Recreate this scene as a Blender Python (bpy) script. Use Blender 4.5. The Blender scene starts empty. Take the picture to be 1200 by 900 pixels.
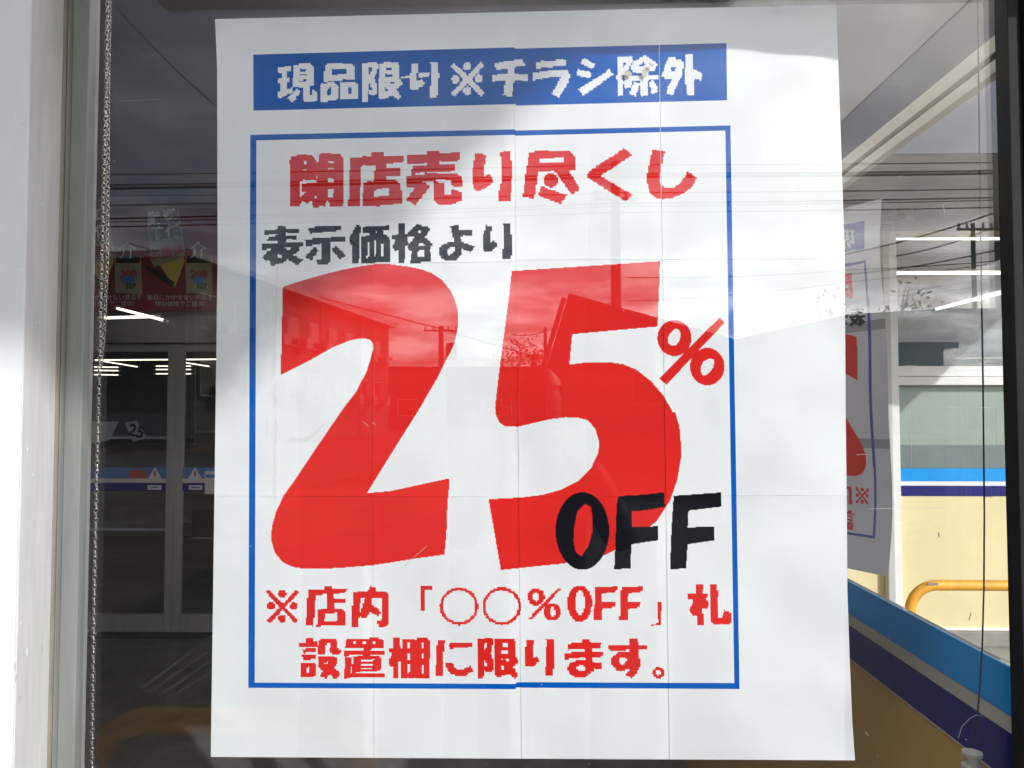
import bpy, bmesh, math, random
import numpy as np
from mathutils import Vector, Matrix, Euler

# ------------------------------------------------------------------ camera, sky, sun, exposure
SC = bpy.context.scene
COL = SC.collection
FPX = 900.0                                    # focal length in photograph pixels (27 mm on a 36 mm sensor)
EYE = 1.5
YAW, PITCH = math.atan(24 / 900), math.atan(34 / 900)
CAM = Vector((0.0, -1.0, EYE))
cd = bpy.data.cameras.new('camera'); cam = bpy.data.objects.new('camera', cd); COL.objects.link(cam)
cd.lens = 27.0; cd.sensor_width = 36.0; cd.sensor_fit = 'HORIZONTAL'
cd.clip_start = 0.005; cd.clip_end = 600.0
cam.location = CAM; cam.rotation_euler = (math.pi / 2 + PITCH, 0, YAW)
SC.camera = cam
ROT = Euler((math.pi / 2 + PITCH, 0, YAW)).to_matrix()

SUN = Vector((1.05, -1.33, 1.0)).normalized()   # towards the sun
ELEV = math.asin(SUN.z); AZ = math.atan2(SUN.x, SUN.y)
W = bpy.data.worlds.new('World'); SC.world = W; W.use_nodes = True
nt = W.node_tree; nd = nt.nodes; lk = nt.links
bg = nd['Background']; bg.inputs['Strength'].default_value = 0.14
sky = nd.new('ShaderNodeTexSky'); sky.sky_type = 'NISHITA'; sky.sun_disc = False
sky.sun_elevation = ELEV; sky.sun_rotation = AZ
sky.air_density = 1.0; sky.dust_density = 2.0
tc = nd.new('ShaderNodeTexCoord')
sep = nd.new('ShaderNodeSeparateXYZ'); lk.new(tc.outputs['Generated'], sep.inputs[0])
def wmath(op, a, b=None):
    n = nd.new('ShaderNodeMath'); n.operation = op
    for i, v in enumerate((a, b)):
        if v is None: continue
        if isinstance(v, (int, float)): n.inputs[i].default_value = v
        else: lk.new(v, n.inputs[i])
    return n.outputs[0]
zz = wmath('ADD', wmath('ABSOLUTE', sep.outputs['Z']), 0.16)
cmb = nd.new('ShaderNodeCombineXYZ')
lk.new(wmath('DIVIDE', sep.outputs['X'], zz), cmb.inputs[0])
lk.new(wmath('DIVIDE', sep.outputs['Y'], zz), cmb.inputs[1])
nz = nd.new('ShaderNodeTexNoise'); nz.inputs['Scale'].default_value = 1.7; nz.inputs['Detail'].default_value = 9
nz.inputs['Roughness'].default_value = 0.58; nz.inputs['Distortion'].default_value = 0.25
lk.new(cmb.outputs[0], nz.inputs['Vector'])
rp = nd.new('ShaderNodeValToRGB'); rp.color_ramp.elements[0].position = 0.36; rp.color_ramp.elements[1].position = 0.54
lk.new(nz.outputs['Fac'], rp.inputs['Fac'])
nz2 = nd.new('ShaderNodeTexNoise'); nz2.inputs['Scale'].default_value = 2.6; nz2.inputs['Detail'].default_value = 7
lk.new(cmb.outputs[0], nz2.inputs['Vector'])
rp2 = nd.new('ShaderNodeValToRGB')
rp2.color_ramp.elements[0].position = 0.40; rp2.color_ramp.elements[0].color = (3.0, 3.3, 4.0, 1)
rp2.color_ramp.elements[1].position = 0.62; rp2.color_ramp.elements[1].color = (16.0, 16.0, 16.0, 1)
lk.new(nz2.outputs['Fac'], rp2.inputs['Fac'])
addc = nd.new('ShaderNodeMix'); addc.data_type = 'RGBA'; addc.blend_type = 'ADD'; addc.inputs[0].default_value = 0.6
mr = nd.new('ShaderNodeMapRange'); mr.interpolation_type = 'SMOOTHSTEP'      # piled clouds low down, thinner and dimmer overhead
mr.inputs[1].default_value = 0.11; mr.inputs[2].default_value = 0.26; mr.inputs[3].default_value = 1.8; mr.inputs[4].default_value = 0.42
lk.new(sep.outputs['Z'], mr.inputs[0])
scl = nd.new('ShaderNodeVectorMath'); scl.operation = 'SCALE'
dt = nd.new('ShaderNodeVectorMath'); dt.operation = 'DOT_PRODUCT'; lk.new(tc.outputs['Generated'], dt.inputs[0]); dt.inputs[1].default_value = SUN
glow = wmath('ADD', wmath('MULTIPLY', wmath('POWER', wmath('MAXIMUM', dt.outputs['Value'], 0.0), 6.0), 2.2), 0.60)   # clouds are brighter round the sun
lk.new(rp2.outputs[0], scl.inputs[0]); lk.new(wmath('MULTIPLY', mr.outputs[0], glow), scl.inputs['Scale'])
lk.new(scl.outputs[0], addc.inputs[6]); lk.new(sky.outputs[0], addc.inputs[7])
mixw = nd.new('ShaderNodeMix'); mixw.data_type = 'RGBA'
lk.new(rp.outputs[0], mixw.inputs[0]); lk.new(sky.outputs[0], mixw.inputs[6]); lk.new(addc.outputs[2], mixw.inputs[7])
lk.new(mixw.outputs[2], bg.inputs['Color'])

sl = bpy.data.lights.new('sun', 'SUN'); sl.energy = 3.1; sl.angle = math.radians(0.7); sl.color = (1.0, 0.97, 0.92)
so = bpy.data.objects.new('sun', sl); COL.objects.link(so)
so.rotation_euler = SUN.to_track_quat('Z', 'Y').to_euler(); so.location = (6, -8, 9)

SC.view_settings.view_transform = 'Standard'; SC.view_settings.look = 'None'
SC.view_settings.exposure = 0.28; SC.view_settings.gamma = 1.0
SC.cycles.max_bounces = 10; SC.cycles.transparent_max_bounces = 32; SC.cycles.glossy_bounces = 5
SC.cycles.use_denoising = True; SC.cycles.caustics_reflective = False; SC.cycles.caustics_refractive = False
SC.cycles.sample_clamp_indirect = 5.0
random.seed(7)

# ------------------------------------------------------------------ helpers
def ray(px, py):
    return ROT @ Vector(((px - 600) / FPX, (450 - py) / FPX, -1.0))
def at(px, py, Y):                              # the point of the plane y = Y that stands at that pixel of the photograph
    d = ray(px, py); t = (Y - CAM.y) / d.y
    return CAM + d * t
def atx(px, py, X):
    d = ray(px, py); t = (X - CAM.x) / d.x
    return CAM + d * t
def mir(px, py, Y):                             # a point in front of the shop at y = Y (< 0), as mirrored in the pane
    p = at(px, py, -Y); return Vector((p.x, Y, p.z))
def plane_pts(px, py, Y):                       # vectorised at()
    px = np.asarray(px, float); py = np.asarray(py, float); Y = np.asarray(Y, float)
    R = np.array(ROT)
    d = np.stack([(px - 600) / FPX, (450 - py) / FPX, -np.ones_like(px)], -1) @ R.T
    t = (Y - CAM.y) / d[..., 1]
    return np.stack([CAM.x + d[..., 0] * t, CAM.y + d[..., 1] * t, CAM.z + d[..., 2] * t], -1)

class MB:
    def __init__(s): s.v = []; s.f = []
    def poly(s, pts):
        n = len(s.v); s.v += [tuple(p) for p in pts]; s.f.append(tuple(range(n, n + len(pts)))); return s
    def box(s, x0, x1, y0, y1, z0, z1):
        n = len(s.v)
        s.v += [(x, y, z) for z in (z0, z1) for y in (y0, y1) for x in (x0, x1)]
        s.f += [tuple(n + i for i in q) for q in ((0, 2, 3, 1), (4, 5, 7, 6), (0, 1, 5, 4), (2, 6, 7, 3), (0, 4, 6, 2), (1, 3, 7, 5))]
        return s
    def obox(s, c, u, v, w):                    # box at centre c with half-axis vectors
        n = len(s.v); c, u, v, w = map(Vector, (c, u, v, w))
        s.v += [tuple(c + a * u + b * v + d * w) for d in (-1, 1) for b in (-1, 1) for a in (-1, 1)]
        s.f += [tuple(n + i for i in q) for q in ((0, 2, 3, 1), (4, 5, 7, 6), (0, 1, 5, 4), (2, 6, 7, 3), (0, 4, 6, 2), (1, 3, 7, 5))]
        return s
    def prism(s, pts, off):                     # a closed outline given thickness by the vector off
        n = len(s.v); k = len(pts); off = Vector(off)
        s.v += [tuple(Vector(p)) for p in pts] + [tuple(Vector(p) + off) for p in pts]
        s.f.append(tuple(range(n + k - 1, n - 1, -1))); s.f.append(tuple(range(n + k, n + 2 * k)))
        for i in range(k):
            j = (i + 1) % k; s.f.append((n + i, n + j, n + k + j, n + k + i))
        return s
    def tube(s, pts, r, k=8, r1=None, caps=True):
        pts = [Vector(p) for p in pts]; m = len(pts); n = len(s.v)
        up = Vector((0.123, 0.31, 0.94))
        for i, p in enumerate(pts):
            t = (pts[min(i + 1, m - 1)] - pts[max(i - 1, 0)]).normalized()
            a = t.cross(up); a = a.normalized() if a.length > 1e-4 else t.orthogonal().normalized()
            b = t.cross(a)
            rr = r if r1 is None else r + (r1 - r) * i / (m - 1)
            for j in range(k):
                q = 2 * math.pi * j / k
                s.v.append(tuple(p + (a * math.cos(q) + b * math.sin(q)) * rr))
        for i in range(m - 1):
            for j in range(k):
                s.f.append((n + i * k + j, n + i * k + (j + 1) % k, n + (i + 1) * k + (j + 1) % k, n + (i + 1) * k + j))
        if caps:
            s.f.append(tuple(n + j for j in range(k - 1, -1, -1))); s.f.append(tuple(n + (m - 1) * k + j for j in range(k)))
        return s
    def lathe(s, prof, c, k=16):
        n = len(s.v)
        for (r, z) in prof:
            for j in range(k):
                q = 2 * math.pi * j / k; s.v.append((c[0] + r * math.cos(q), c[1] + r * math.sin(q), c[2] + z))
        for i in range(len(prof) - 1):
            for j in range(k):
                s.f.append((n + i * k + j, n + i * k + (j + 1) % k, n + (i + 1) * k + (j + 1) % k, n + (i + 1) * k + j))
        s.f.append(tuple(n + j for j in range(k - 1, -1, -1)))
        s.f.append(tuple(n + (len(prof) - 1) * k + j for j in range(k)))
        return s
    def build(s, name, mat, parent=None, smooth=False, bevel=0):
        me = bpy.data.meshes.new(name); me.from_pydata(s.v, [], s.f); me.update()
        if smooth: me.polygons.foreach_set('use_smooth', [True] * len(me.polygons))
        me.materials.append(mat)
        o = bpy.data.objects.new(name, me); COL.objects.link(o)
        if parent is not None: o.parent = parent
        if bevel:
            b = o.modifiers.new('bevel', 'BEVEL'); b.width = bevel; b.segments = 2; b.limit_method = 'ANGLE'
        return o
def tag(o, label, cat, group=None):
    o['label'] = label; o['category'] = cat
    if group: o['group'] = group
    return o
def struct(o, kind='structure'):
    o['kind'] = kind; return o
def thing(name, label, cat, group=None):
    o = bpy.data.objects.new(name, None); COL.objects.link(o); o.empty_display_size = 0.1
    return tag(o, label, cat, group)

# ------------------------------------------------------------------ materials
def mat(name, col, rough=0.6, metal=0.0, var=0.10, scale=8.0, bump=0.0, bscale=60.0, emis=None, spec=0.5, stretch=None, trans=0.0):
    m = bpy.data.materials.new(name); m.use_nodes = True
    t = m.node_tree; N = t.nodes; L = t.links; b = N['Principled BSDF']
    b.inputs['Roughness'].default_value = rough; b.inputs['Metallic'].default_value = metal
    b.inputs['Specular IOR Level'].default_value = spec
    c = N.new('ShaderNodeTexCoord'); mp = N.new('ShaderNodeMapping'); L.new(c.outputs['Object'], mp.inputs[0])
    if stretch: mp.inputs['Scale'].default_value = stretch
    n = N.new('ShaderNodeTexNoise'); n.inputs['Scale'].default_value = scale; n.inputs['Detail'].default_value = 6
    n.inputs['Roughness'].default_value = 0.65
    L.new(mp.outputs[0], n.inputs['Vector'])
    r = N.new('ShaderNodeValToRGB'); e = r.color_ramp.elements
    e[0].position = 0.3; e[1].position = 0.7
    e[0].color = tuple(max(0, x * (1 - var)) for x in col) + (1,); e[1].color = tuple(min(1, x * (1 + var)) for x in col) + (1,)
    L.new(n.outputs['Fac'], r.inputs['Fac']); L.new(r.outputs[0], b.inputs['Base Color'])
    if bump:
        n2 = N.new('ShaderNodeTexNoise'); n2.inputs['Scale'].default_value = bscale; n2.inputs['Detail'].default_value = 5 if bscale > 10 else 2.5
        L.new(mp.outputs[0], n2.inputs['Vector'])
        bp = N.new('ShaderNodeBump'); bp.inputs['Strength'].default_value = bump; bp.inputs['Distance'].default_value = 0.01
        L.new(n2.outputs['Fac'], bp.inputs['Height']); L.new(bp.outputs[0], b.inputs['Normal'])
    if emis:
        b.inputs['Emission Color'].default_value = tuple(emis[:3]) + (1,); b.inputs['Emission Strength'].default_value = emis[3]
    if trans:
        tl = N.new('ShaderNodeBsdfTranslucent'); L.new(r.outputs[0], tl.inputs['Color'])
        mx = N.new('ShaderNodeMixShader'); mx.inputs[0].default_value = trans
        L.new(b.outputs[0], mx.inputs[1]); L.new(tl.outputs[0], mx.inputs[2])
        L.new(mx.outputs[0], N['Material Output'].inputs['Surface'])
    return m
def glass(name, tint=(0.97, 0.975, 0.98), f0=0.036, rough=0.0):
    m = bpy.data.materials.new(name); m.use_nodes = True
    t = m.node_tree; N = t.nodes; L = t.links
    N.remove(N['Principled BSDF'])
    lw = N.new('ShaderNodeLayerWeight')
    p = N.new('ShaderNodeMath'); p.operation = 'POWER'; L.new(lw.outputs['Facing'], p.inputs[0]); p.inputs[1].default_value = 5.0
    a = N.new('ShaderNodeMath'); a.operation = 'MULTIPLY_ADD'; L.new(p.outputs[0], a.inputs[0])
    a.inputs[1].default_value = 1 - f0; a.inputs[2].default_value = f0
    lw.inputs['Blend'].default_value = 0.5
    tr = N.new('ShaderNodeBsdfTransparent'); tr.inputs['Color'].default_value = tint + (1,)
    g = N.new('ShaderNodeBsdfGlossy'); g.inputs['Roughness'].default_value = rough
    mx = N.new('ShaderNodeMixShader'); L.new(a.outputs[0], mx.inputs[0]); L.new(tr.outputs[0], mx.inputs[1]); L.new(g.outputs[0], mx.inputs[2])
    L.new(mx.outputs[0], N['Material Output'].inputs['Surface'])
    return m
M = {}
M['paper'] = mat('white paper', (0.87, 0.90, 0.92), 0.75, var=0.02, scale=5, bump=0.8, bscale=7, spec=0.2, trans=0.25)
M['paper2'] = mat('doubled paper at the joints', (0.885, 0.912, 0.932), 0.75, var=0.02, scale=5, bump=0.8, bscale=7, spec=0.2, trans=0.2)
M['red'] = mat('red print', (0.64, 0.020, 0.017), 0.7, var=0.09, scale=1.6, bump=0.06, bscale=9, spec=0.03, stretch=(0.6, 1, 6))
M['blue'] = mat('blue print', (0.0, 0.095, 0.42), 0.7, var=0.10, scale=2, bump=0.06, bscale=9, spec=0.03, stretch=(0.6, 1, 6))
M['black'] = mat('black print', (0.005, 0.006, 0.010), 0.65, var=0.2, scale=3, spec=0.03)
M['glass'] = glass('window glass')
M['sideglass'] = glass('side window glass', f0=0.032)
M['alu'] = mat('painted aluminium', (0.52, 0.53, 0.545), 0.45, var=0.10, scale=14, bump=0.05, bscale=40, stretch=(6, 6, 0.5))
M['alu2'] = mat('grey aluminium', (0.20, 0.215, 0.205), 0.42, var=0.14, scale=10, stretch=(6, 6, 0.5))
M['wallpanel'] = mat('pale wall panel', (0.70, 0.72, 0.76), 0.55, var=0.05, scale=6)
M['gasket'] = mat('beige sealant', (0.30, 0.275, 0.235), 0.7, var=0.2, scale=20, stretch=(4, 4, 0.6))
M['rubber'] = mat('black rubber gasket', (0.02, 0.022, 0.03), 0.5)
M['dark'] = mat('dark bronze frame', (0.020, 0.019, 0.021), 0.7, var=0.3, scale=14, stretch=(5, 5, 0.4), spec=0.15)
M['chrome'] = mat('chain steel', (0.62, 0.59, 0.56), 0.22, metal=1.0, var=0.1)
M['cord'] = mat('dark cord', (0.03, 0.028, 0.035), 0.7)
# ------------------------------------------------------------------ the poster: what is printed on it, traced in photograph pixels
PAPER, BLUE, RED, BLACK = 0, 1, 2, 3
INK = []          # (colour, kind, data)
def put(color, ox, oy, s, items):
    for it in items:
        k, d = it[0], it[1:]
        if k in 'ph':
            pts = np.array(d, float).reshape(-1, 2) / s + (ox, oy)
            INK.append((color if k == 'p' else 'hole', 'p', pts))
        elif k == 'e':
            INK.append((color, 'e', (ox + d[0] / s, oy + d[1] / s, d[2] / s, d[3] / s)))
        elif k == 'o':
            INK.append(('hole', 'e', (ox + d[0] / s, oy + d[1] / s, d[2] / s, d[3] / s)))
        elif k == 's':
            w = d[0] / s; a = np.array(d[1:3], float) / s + (ox, oy); b = np.array(d[3:5], float) / s + (ox, oy)
            t = (b - a) / np.linalg.norm(b - a); n = np.array((-t[1], t[0])) * w / 2
            INK.append((color, 'p', np.array((a + n, b + n, b - n, a - n))))
HOLE = PAPER
# headline band
put(BLUE, 0, 0, 1, [('p', 296.5, 64, 603.5, 55.5, 604, 122, 297, 129.7), ('p', 603, 57, 851.3, 50.5, 852, 117.5, 604, 123.7)])
W_ = PAPER
SMOOTH = {0, 1}
put(W_, 320, 70, 10, [
 ('p', 50,95,160,78,210,72,210,132,50,158), ('p', 98,120,165,120,160,370,90,370), ('p', 50,235,75,220,195,205,195,258,95,285,50,280), ('p', 50,372,218,330,220,385,65,455,50,450),
 ('p', 235,60,360,45,430,40,475,80,475,305,430,310,225,325,225,220,235,210)])
put(BLUE, 320, 70, 10, [('p', 315,112,390,108,390,128,325,135), ('p', 310,175,392,172,392,188,310,190), ('p', 303,240,395,235,395,252,305,268)])
put(W_, 320, 70, 10, [('p', 275,335,325,370,245,490,230,495,170,455), ('p', 350,305,430,305,430,420,450,420,455,355,490,360,520,385,520,465,480,500,390,500,352,475),
 ('p', 610,60,650,45,910,40,960,85,960,230,855,235,665,250,605,258,605,140,612,135), ('p', 555,290,600,270,725,265,765,310,765,440,735,480,580,490,550,500,548,340), ('p', 785,265,970,262,1005,295,1005,465,785,468)])
put(BLUE, 320, 70, 10, [('p', 695,110,765,105,865,98,862,172,695,178), ('p', 655,330,682,330,682,415,622,415,635,360), ('p', 872,322,922,320,922,398,872,400)])
put(W_, 420, 65, 10, [('p', 50,90,120,85,112,400,112,540,40,540,40,400,52,395), ('p', 112,85,150,78,215,85,238,120,190,260,222,370,222,430,195,468,140,468,120,420,112,400),
 ('p', 245,90,455,75,480,120,480,270,520,330,440,400,505,480,465,520,400,470,270,520,240,490,240,270,247,260)])
put(BLUE, 420, 65, 10, [('p', 125,148,160,145,155,175,120,245), ('p', 118,290,135,340,160,400,118,400), ('p', 320,140,395,138,395,168,318,172), ('p', 308,220,398,215,398,245,308,250), ('p', 310,312,340,312,310,340), ('p', 370,315,420,312,390,338), ('p', 308,365,350,405,330,432,308,420)])
put(W_, 420, 65, 10, [('p', 470,270,500,252,605,232,610,262), ('p', 700,225,720,210,830,210,838,235,810,255,720,258),
 ('p', 628,95,705,100,690,200,690,290,715,295,735,275,780,335,690,405,620,410,605,380,605,240,628,120), ('p', 835,75,930,75,930,200,945,205,935,290,930,410,920,495,830,495,845,380,848,105)])
put(W_, 290, 50, 4, [('s', 25,960,103,1102,242), ('s', 25,1102,98,964,244), ('e', 1030,111,19,19), ('e', 974,172,19,19), ('e', 1086,168,19,19), ('e', 1030,225,19,19)])
put(W_, 570, 60, 10, [('p', 85,155,160,130,240,115,330,105,410,100,470,165,330,185,175,215,120,215), ('p', 60,280,185,272,480,270,485,340,130,352,60,355), ('p', 260,170,335,170,330,330,300,500,295,530,195,520,215,380,250,260),
 ('p', 570,130,740,108,940,100,938,170,680,190,570,210), ('p', 545,262,660,235,870,215,945,225,980,280,960,370,850,540,765,500,880,290,740,305,560,340,545,335)])
put(W_, 570, 40, 4, [('p', 458,112,510,140,495,165,440,135), ('p', 432,165,495,180,485,207,420,190), ('p', 575,165,595,190,455,288,430,258,540,190)])
put(W_, 715, 55, 10, [('p', 90,120,160,115,155,260,155,570,85,575,80,340,92,335), ('p', 150,112,240,108,270,150,215,270,200,340,265,390,260,430,235,475,185,482,155,440),
 ('p', 265,180,385,105,430,105,560,200,515,280,440,290,440,330,565,330,565,385,440,380,440,570,360,575,355,390,240,400,200,340,360,330,360,300,260,300,240,240)])
put(BLUE, 715, 55, 10, [('p', 155,180,182,178,160,265), ('p', 155,320,168,370,156,410), ('p', 330,225,400,178,415,200,380,225), ('p', 245,305,360,300,360,328,245,332)])
put(W_, 715, 55, 10, [('p', 280,405,355,430,300,575,220,550), ('p', 450,405,520,400,570,520,490,560), ('p', 690,110,770,115,760,155,830,148,868,200,840,330,730,565,650,540,725,375,660,380,600,340), ('p', 880,90,975,85,978,255,1085,320,1060,395,985,365,985,560,895,558,885,420,880,380)])
put(BLUE, 715, 55, 10, [('p', 715,235,770,232,745,290,710,270)])
# frame line
put(BLUE, 0, 0, 1, [('p', 293.3,158,604,151.6,604,158,300.5,164.5,298.5,800,605,801.5,605,807.6,291,806), ('p', 604,153,856,147,866.7,807.5,605,805.8,605,799.4,860.5,800.5,850,153,604,159)])
SMOOTH |= {len(INK) - 1, len(INK) - 2}
# red line under the band
put(RED, 330, 170, 8, [('p', 85,100,180,95,265,85,310,115,322,165,345,150,345,85,535,80,588,120,588,540,560,580,455,580,435,520,400,575,300,585,280,520,235,550,185,525,175,580,70,580,70,490,80,450,78,180),
 ('h', 210,155,232,152,232,175,212,175), ('h', 185,235,232,228,232,245,195,245), ('h', 180,335,322,320,322,350,240,355,185,370), ('h', 176,335,190,360,188,440,235,440,180,490), ('h', 435,150,480,148,480,160,435,160), ('h', 435,218,480,215,480,232,435,232), ('h', 435,318,480,315,480,350,435,352), ('h', 435,418,480,415,480,485,435,485), ('h', 325,470,325,500,300,490), ('h', 325,290,335,290,332,318,322,322),
 ('p', 650,115,840,105,842,62,950,68,955,105,1145,100,1142,158,985,178,760,192,750,210,745,330,730,470,730,575,625,570,640,240,650,235), ('p', 880,160,985,165,980,335,870,335), ('p', 975,210,1118,210,1118,285,975,290),
 ('p', 765,350,870,330,1080,330,1115,370,1130,470,1128,548,900,570,760,575,755,480,765,440), ('h', 868,425,930,408,1010,402,1012,480,868,482)])
put(RED, 470, 170, 8, [('p', 58,95,250,88,250,58,360,58,365,75,558,70,555,145,365,155,240,170,60,182), ('p', 250,140,360,140,360,195,250,195), ('p', 105,195,250,185,500,182,500,245,250,252,100,266),
 ('p', 52,290,130,282,240,268,505,260,560,290,575,330,575,385,475,385,470,330,200,335,150,400,45,405), ('p', 130,350,215,350,275,385,135,565,45,515,130,400), ('p', 305,330,355,350,405,350,405,460,465,460,475,410,570,440,565,520,500,555,365,562,310,525),
 ('p', 690,80,740,75,800,95,780,200,780,290,825,265,870,345,790,405,725,435,690,420,668,370,668,240,690,120), ('p', 925,65,1030,50,1032,140,1045,150,1045,340,1035,430,1020,520,915,520,920,430,935,360,938,120), ('p', 96,250,130,250,130,290,96,290), ('p', 215,240,240,240,240,290,215,290)])
put(RED, 600, 165, 8, [('p', 160,105,290,92,525,88,585,140,598,180,598,275,535,278,640,455,560,508,400,285,245,288,240,340,210,540,100,525,130,300,150,180), ('h', 258,172,480,155,478,205,260,200), ('e', 365,370,72,66), ('p', 275,425,515,508,460,595,240,512),
 ('p', 1052,70,1128,135,830,330,1135,505,1065,568,705,345,715,290,750,265)])
put(RED, 680, 165, 8, [('p', 680,80,795,100,770,190,755,280,750,400,790,435,870,440,930,405,975,340,1005,285,1090,348,1050,430,970,490,860,540,770,548,700,530,650,480,630,420,628,310,650,190,665,140)])
# black line
put(BLACK, 300, 255, 10, [('p', 95,145,260,138,262,105,350,102,352,135,510,132,510,170,350,185,350,205,465,205,465,250,350,265,350,285,545,282,545,335,490,345,520,375,445,435,545,495,480,560,370,495,340,520,200,568,165,550,165,490,120,515,72,460,180,365,75,378,75,305,250,300,250,275,135,275,145,225,250,215,250,195,95,205), ('h', 325,350,410,350,375,385), ('h', 255,420,310,460,260,480),
 ('p', 618,120,700,105,995,98,995,148,740,175,620,190), ('p', 572,262,700,240,930,230,1045,222,1052,285,870,290,870,515,830,548,730,548,695,485,770,482,770,308,620,330,575,328), ('p', 680,345,740,380,645,510,575,460), ('p', 880,365,950,330,1050,445,980,495)])
put(BLACK, 400, 255, 10, [('p', 175,85,215,85,240,120,215,200,215,390,205,540,130,540,130,330,85,275,95,240), ('p', 250,110,410,100,560,90,560,145,490,150,490,190,530,200,565,250,565,515,430,525,230,540,230,390,235,220,325,215,325,170,245,180),
 ('h', 400,160,420,158,420,185,400,185), ('h', 310,285,325,280,325,460,300,468), ('h', 390,272,408,270,408,455,390,455), ('h', 470,300,490,298,490,455,470,455),
 ('p', 670,75,745,75,745,190,780,195,770,260,800,310,740,340,738,535,665,535,665,370,630,400,600,340,640,262,595,260,595,205,660,200), ('p', 880,75,945,85,950,105,1020,102,1042,145,980,230,1075,310,1040,370,1055,490,1055,515,890,530,810,530,825,400,765,350,800,310,840,260,780,230,770,195),
 ('h', 890,155,930,152,925,172,890,170), ('h', 795,225,860,225,820,270,795,300,780,250), ('h', 890,330,930,292,985,328), ('h', 895,400,910,385,968,382,968,455,895,465)])
put(BLACK, 500, 250, 10, [('p', 270,150,370,132,380,200,535,202,530,258,395,270,410,335,570,385,520,460,410,415,410,485,340,550,215,550,165,520,145,460,145,410,180,370,250,335,315,330,300,250,285,190), ('h', 235,430,300,390,330,410,325,450,270,488,235,470),
 ('p', 685,140,770,155,750,250,745,335,795,320,835,380,745,450,670,448,660,400,660,260,685,180), ('p', 890,125,990,122,990,240,1005,250,1000,330,995,450,985,540,885,538,895,420,905,400,905,150)])
# the figures 2 and 5
two = [(x / 5 + 310, y / 5 + 300) for x, y in ((108,180),(200,150),(320,115),(450,82),(560,60),(650,48),(740,48),(840,62),(920,78),(980,100),(1040,140),(1085,195),(1115,255),(1132,320),(1134,380),(1130,440),(1110,520),(1070,600),(1010,720))]
two += [(x / 4.5 + 310, y / 4.5 + 480) for x, y in ((815,0),(680,215),(540,440),(660,430),(800,400),(975,362),(972,420),(965,500),(960,640),(950,765),(800,785),(580,820),(400,835),(300,840),(210,840),(150,830),(95,805),(55,755),(35,690),(38,620),(60,540),(100,455),(160,370),(250,235),(410,0))]
two += [(x / 5 + 310, y / 5 + 300) for x, y in ((540,790),(600,670),(630,570),(640,535),(632,505),(610,488),(560,482),(500,495),(400,535),(250,620),(95,698),(100,440))]
BIG0 = len(INK); INK.append((RED, 'p', np.array(two)))
k5 = 982 / 240
five = [(x / k5 + 570, y / k5 + 300) for x, y in ((122,72),(833,25),(822,338),(412,375),(398,520),(480,510),(600,510),(660,520),(720,545),(790,600),(850,670),(895,750))]
five += [(x / 4 + 570, y / 4 + 480) for x, y in ((885,10),(905,80),(912,160),(912,230),(895,330),(860,430),(800,520),(700,610),(560,680),(360,722),(200,738),(68,752),(10,420),(160,412),(260,400),(350,375),(430,335),(490,275),(525,200),(528,150),(510,90),(475,50),(430,38),(370,36),(300,45),(150,80),(90,80),(60,60),(45,25),(40,-10))]
five += [(x / k5 + 570, y / k5 + 300) for x, y in ((60,560),(100,260))]
INK.append((RED, 'p', np.array(five)))
put(RED, 760, 365, 9.47, [('e', 288,295,190,200), ('h', 300,190,340,205,358,260,340,330,300,380,250,378,220,350,215,300,240,240), ('p', 785,68,848,122,200,815,120,745), ('e', 652,612,192,208), ('h', 680,520,728,535,722,610,690,660,640,705,600,705,580,670,582,610,615,550)])
put(BLACK, 640, 570, 5.4545, [('e', 232,285,172,248)])
put(RED, 640, 570, 5.4545, [('p', 245,112,285,130,298,200,295,290,270,380,225,448,190,420,175,350,180,260,200,160)])
put(BLACK, 640, 570, 5.4545, [('p', 460,62,620,52,755,38,760,130,640,152,550,160,548,258,715,255,715,345,545,370,540,525,435,530,440,430,450,130), ('p', 815,60,950,50,1118,38,1118,130,910,155,905,262,1075,255,1075,345,905,370,895,525,792,530,800,290,810,130)])
SMOOTH |= set(range(BIG0, len(INK)))
# small print
put(RED, 305, 680, 7.5, [('s', 38,60,90,320,367), ('s', 38,332,93,70,367), ('e', 195,116,37,36), ('e', 93,225,38,36), ('e', 295,228,37,36), ('e', 192,337,37,36),
 ('p', 425,90,460,85,555,80,558,48,632,48,635,78,765,78,762,110,635,118,490,130,485,180,475,300,470,405,395,400,412,260,415,160), ('p', 585,112,635,112,655,170,650,250,580,252), ('p', 645,168,748,165,745,200,645,205),
 ('p', 505,258,580,245,720,245,745,280,745,400,590,400,495,408,500,350,505,330), ('h', 570,300,670,285,680,300,680,345,660,358,565,358),
 ('p', 815,105,945,95,965,50,1010,65,1015,95,1090,95,1130,120,1135,150,1135,375,1105,408,1040,408,1022,352,1070,345,1070,152,990,150,975,205,1065,275,1035,318,965,280,930,335,870,320,860,405,800,405,800,370,810,240), ('h', 885,160,920,152,880,280,870,280)])
put(RED, 480, 680, 7.5, [('p', 97,48,202,45,200,80,135,85,130,265,97,268), ('e', 435,228,170,165), ('o', 435,228,144,138), ('e', 810,228,170,165), ('o', 810,228,144,138)])
put(RED, 610, 680, 7.5, [('e', 135,145,76,76), ('o', 135,145,24,40), ('p', 330,65,355,80,110,340,70,335), ('e', 278,278,75,78), ('o', 282,278,25,40), ('e', 520,205,110,160), ('o', 522,198,40,108),
 ('p', 660,60,825,55,855,45,845,100,720,120,718,195,830,190,830,238,720,255,718,355,645,355,650,225,655,110), ('p', 885,60,1050,55,1080,45,1070,100,945,120,943,195,1055,190,1055,238,945,255,943,355,870,355,875,225,880,110)])
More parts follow.
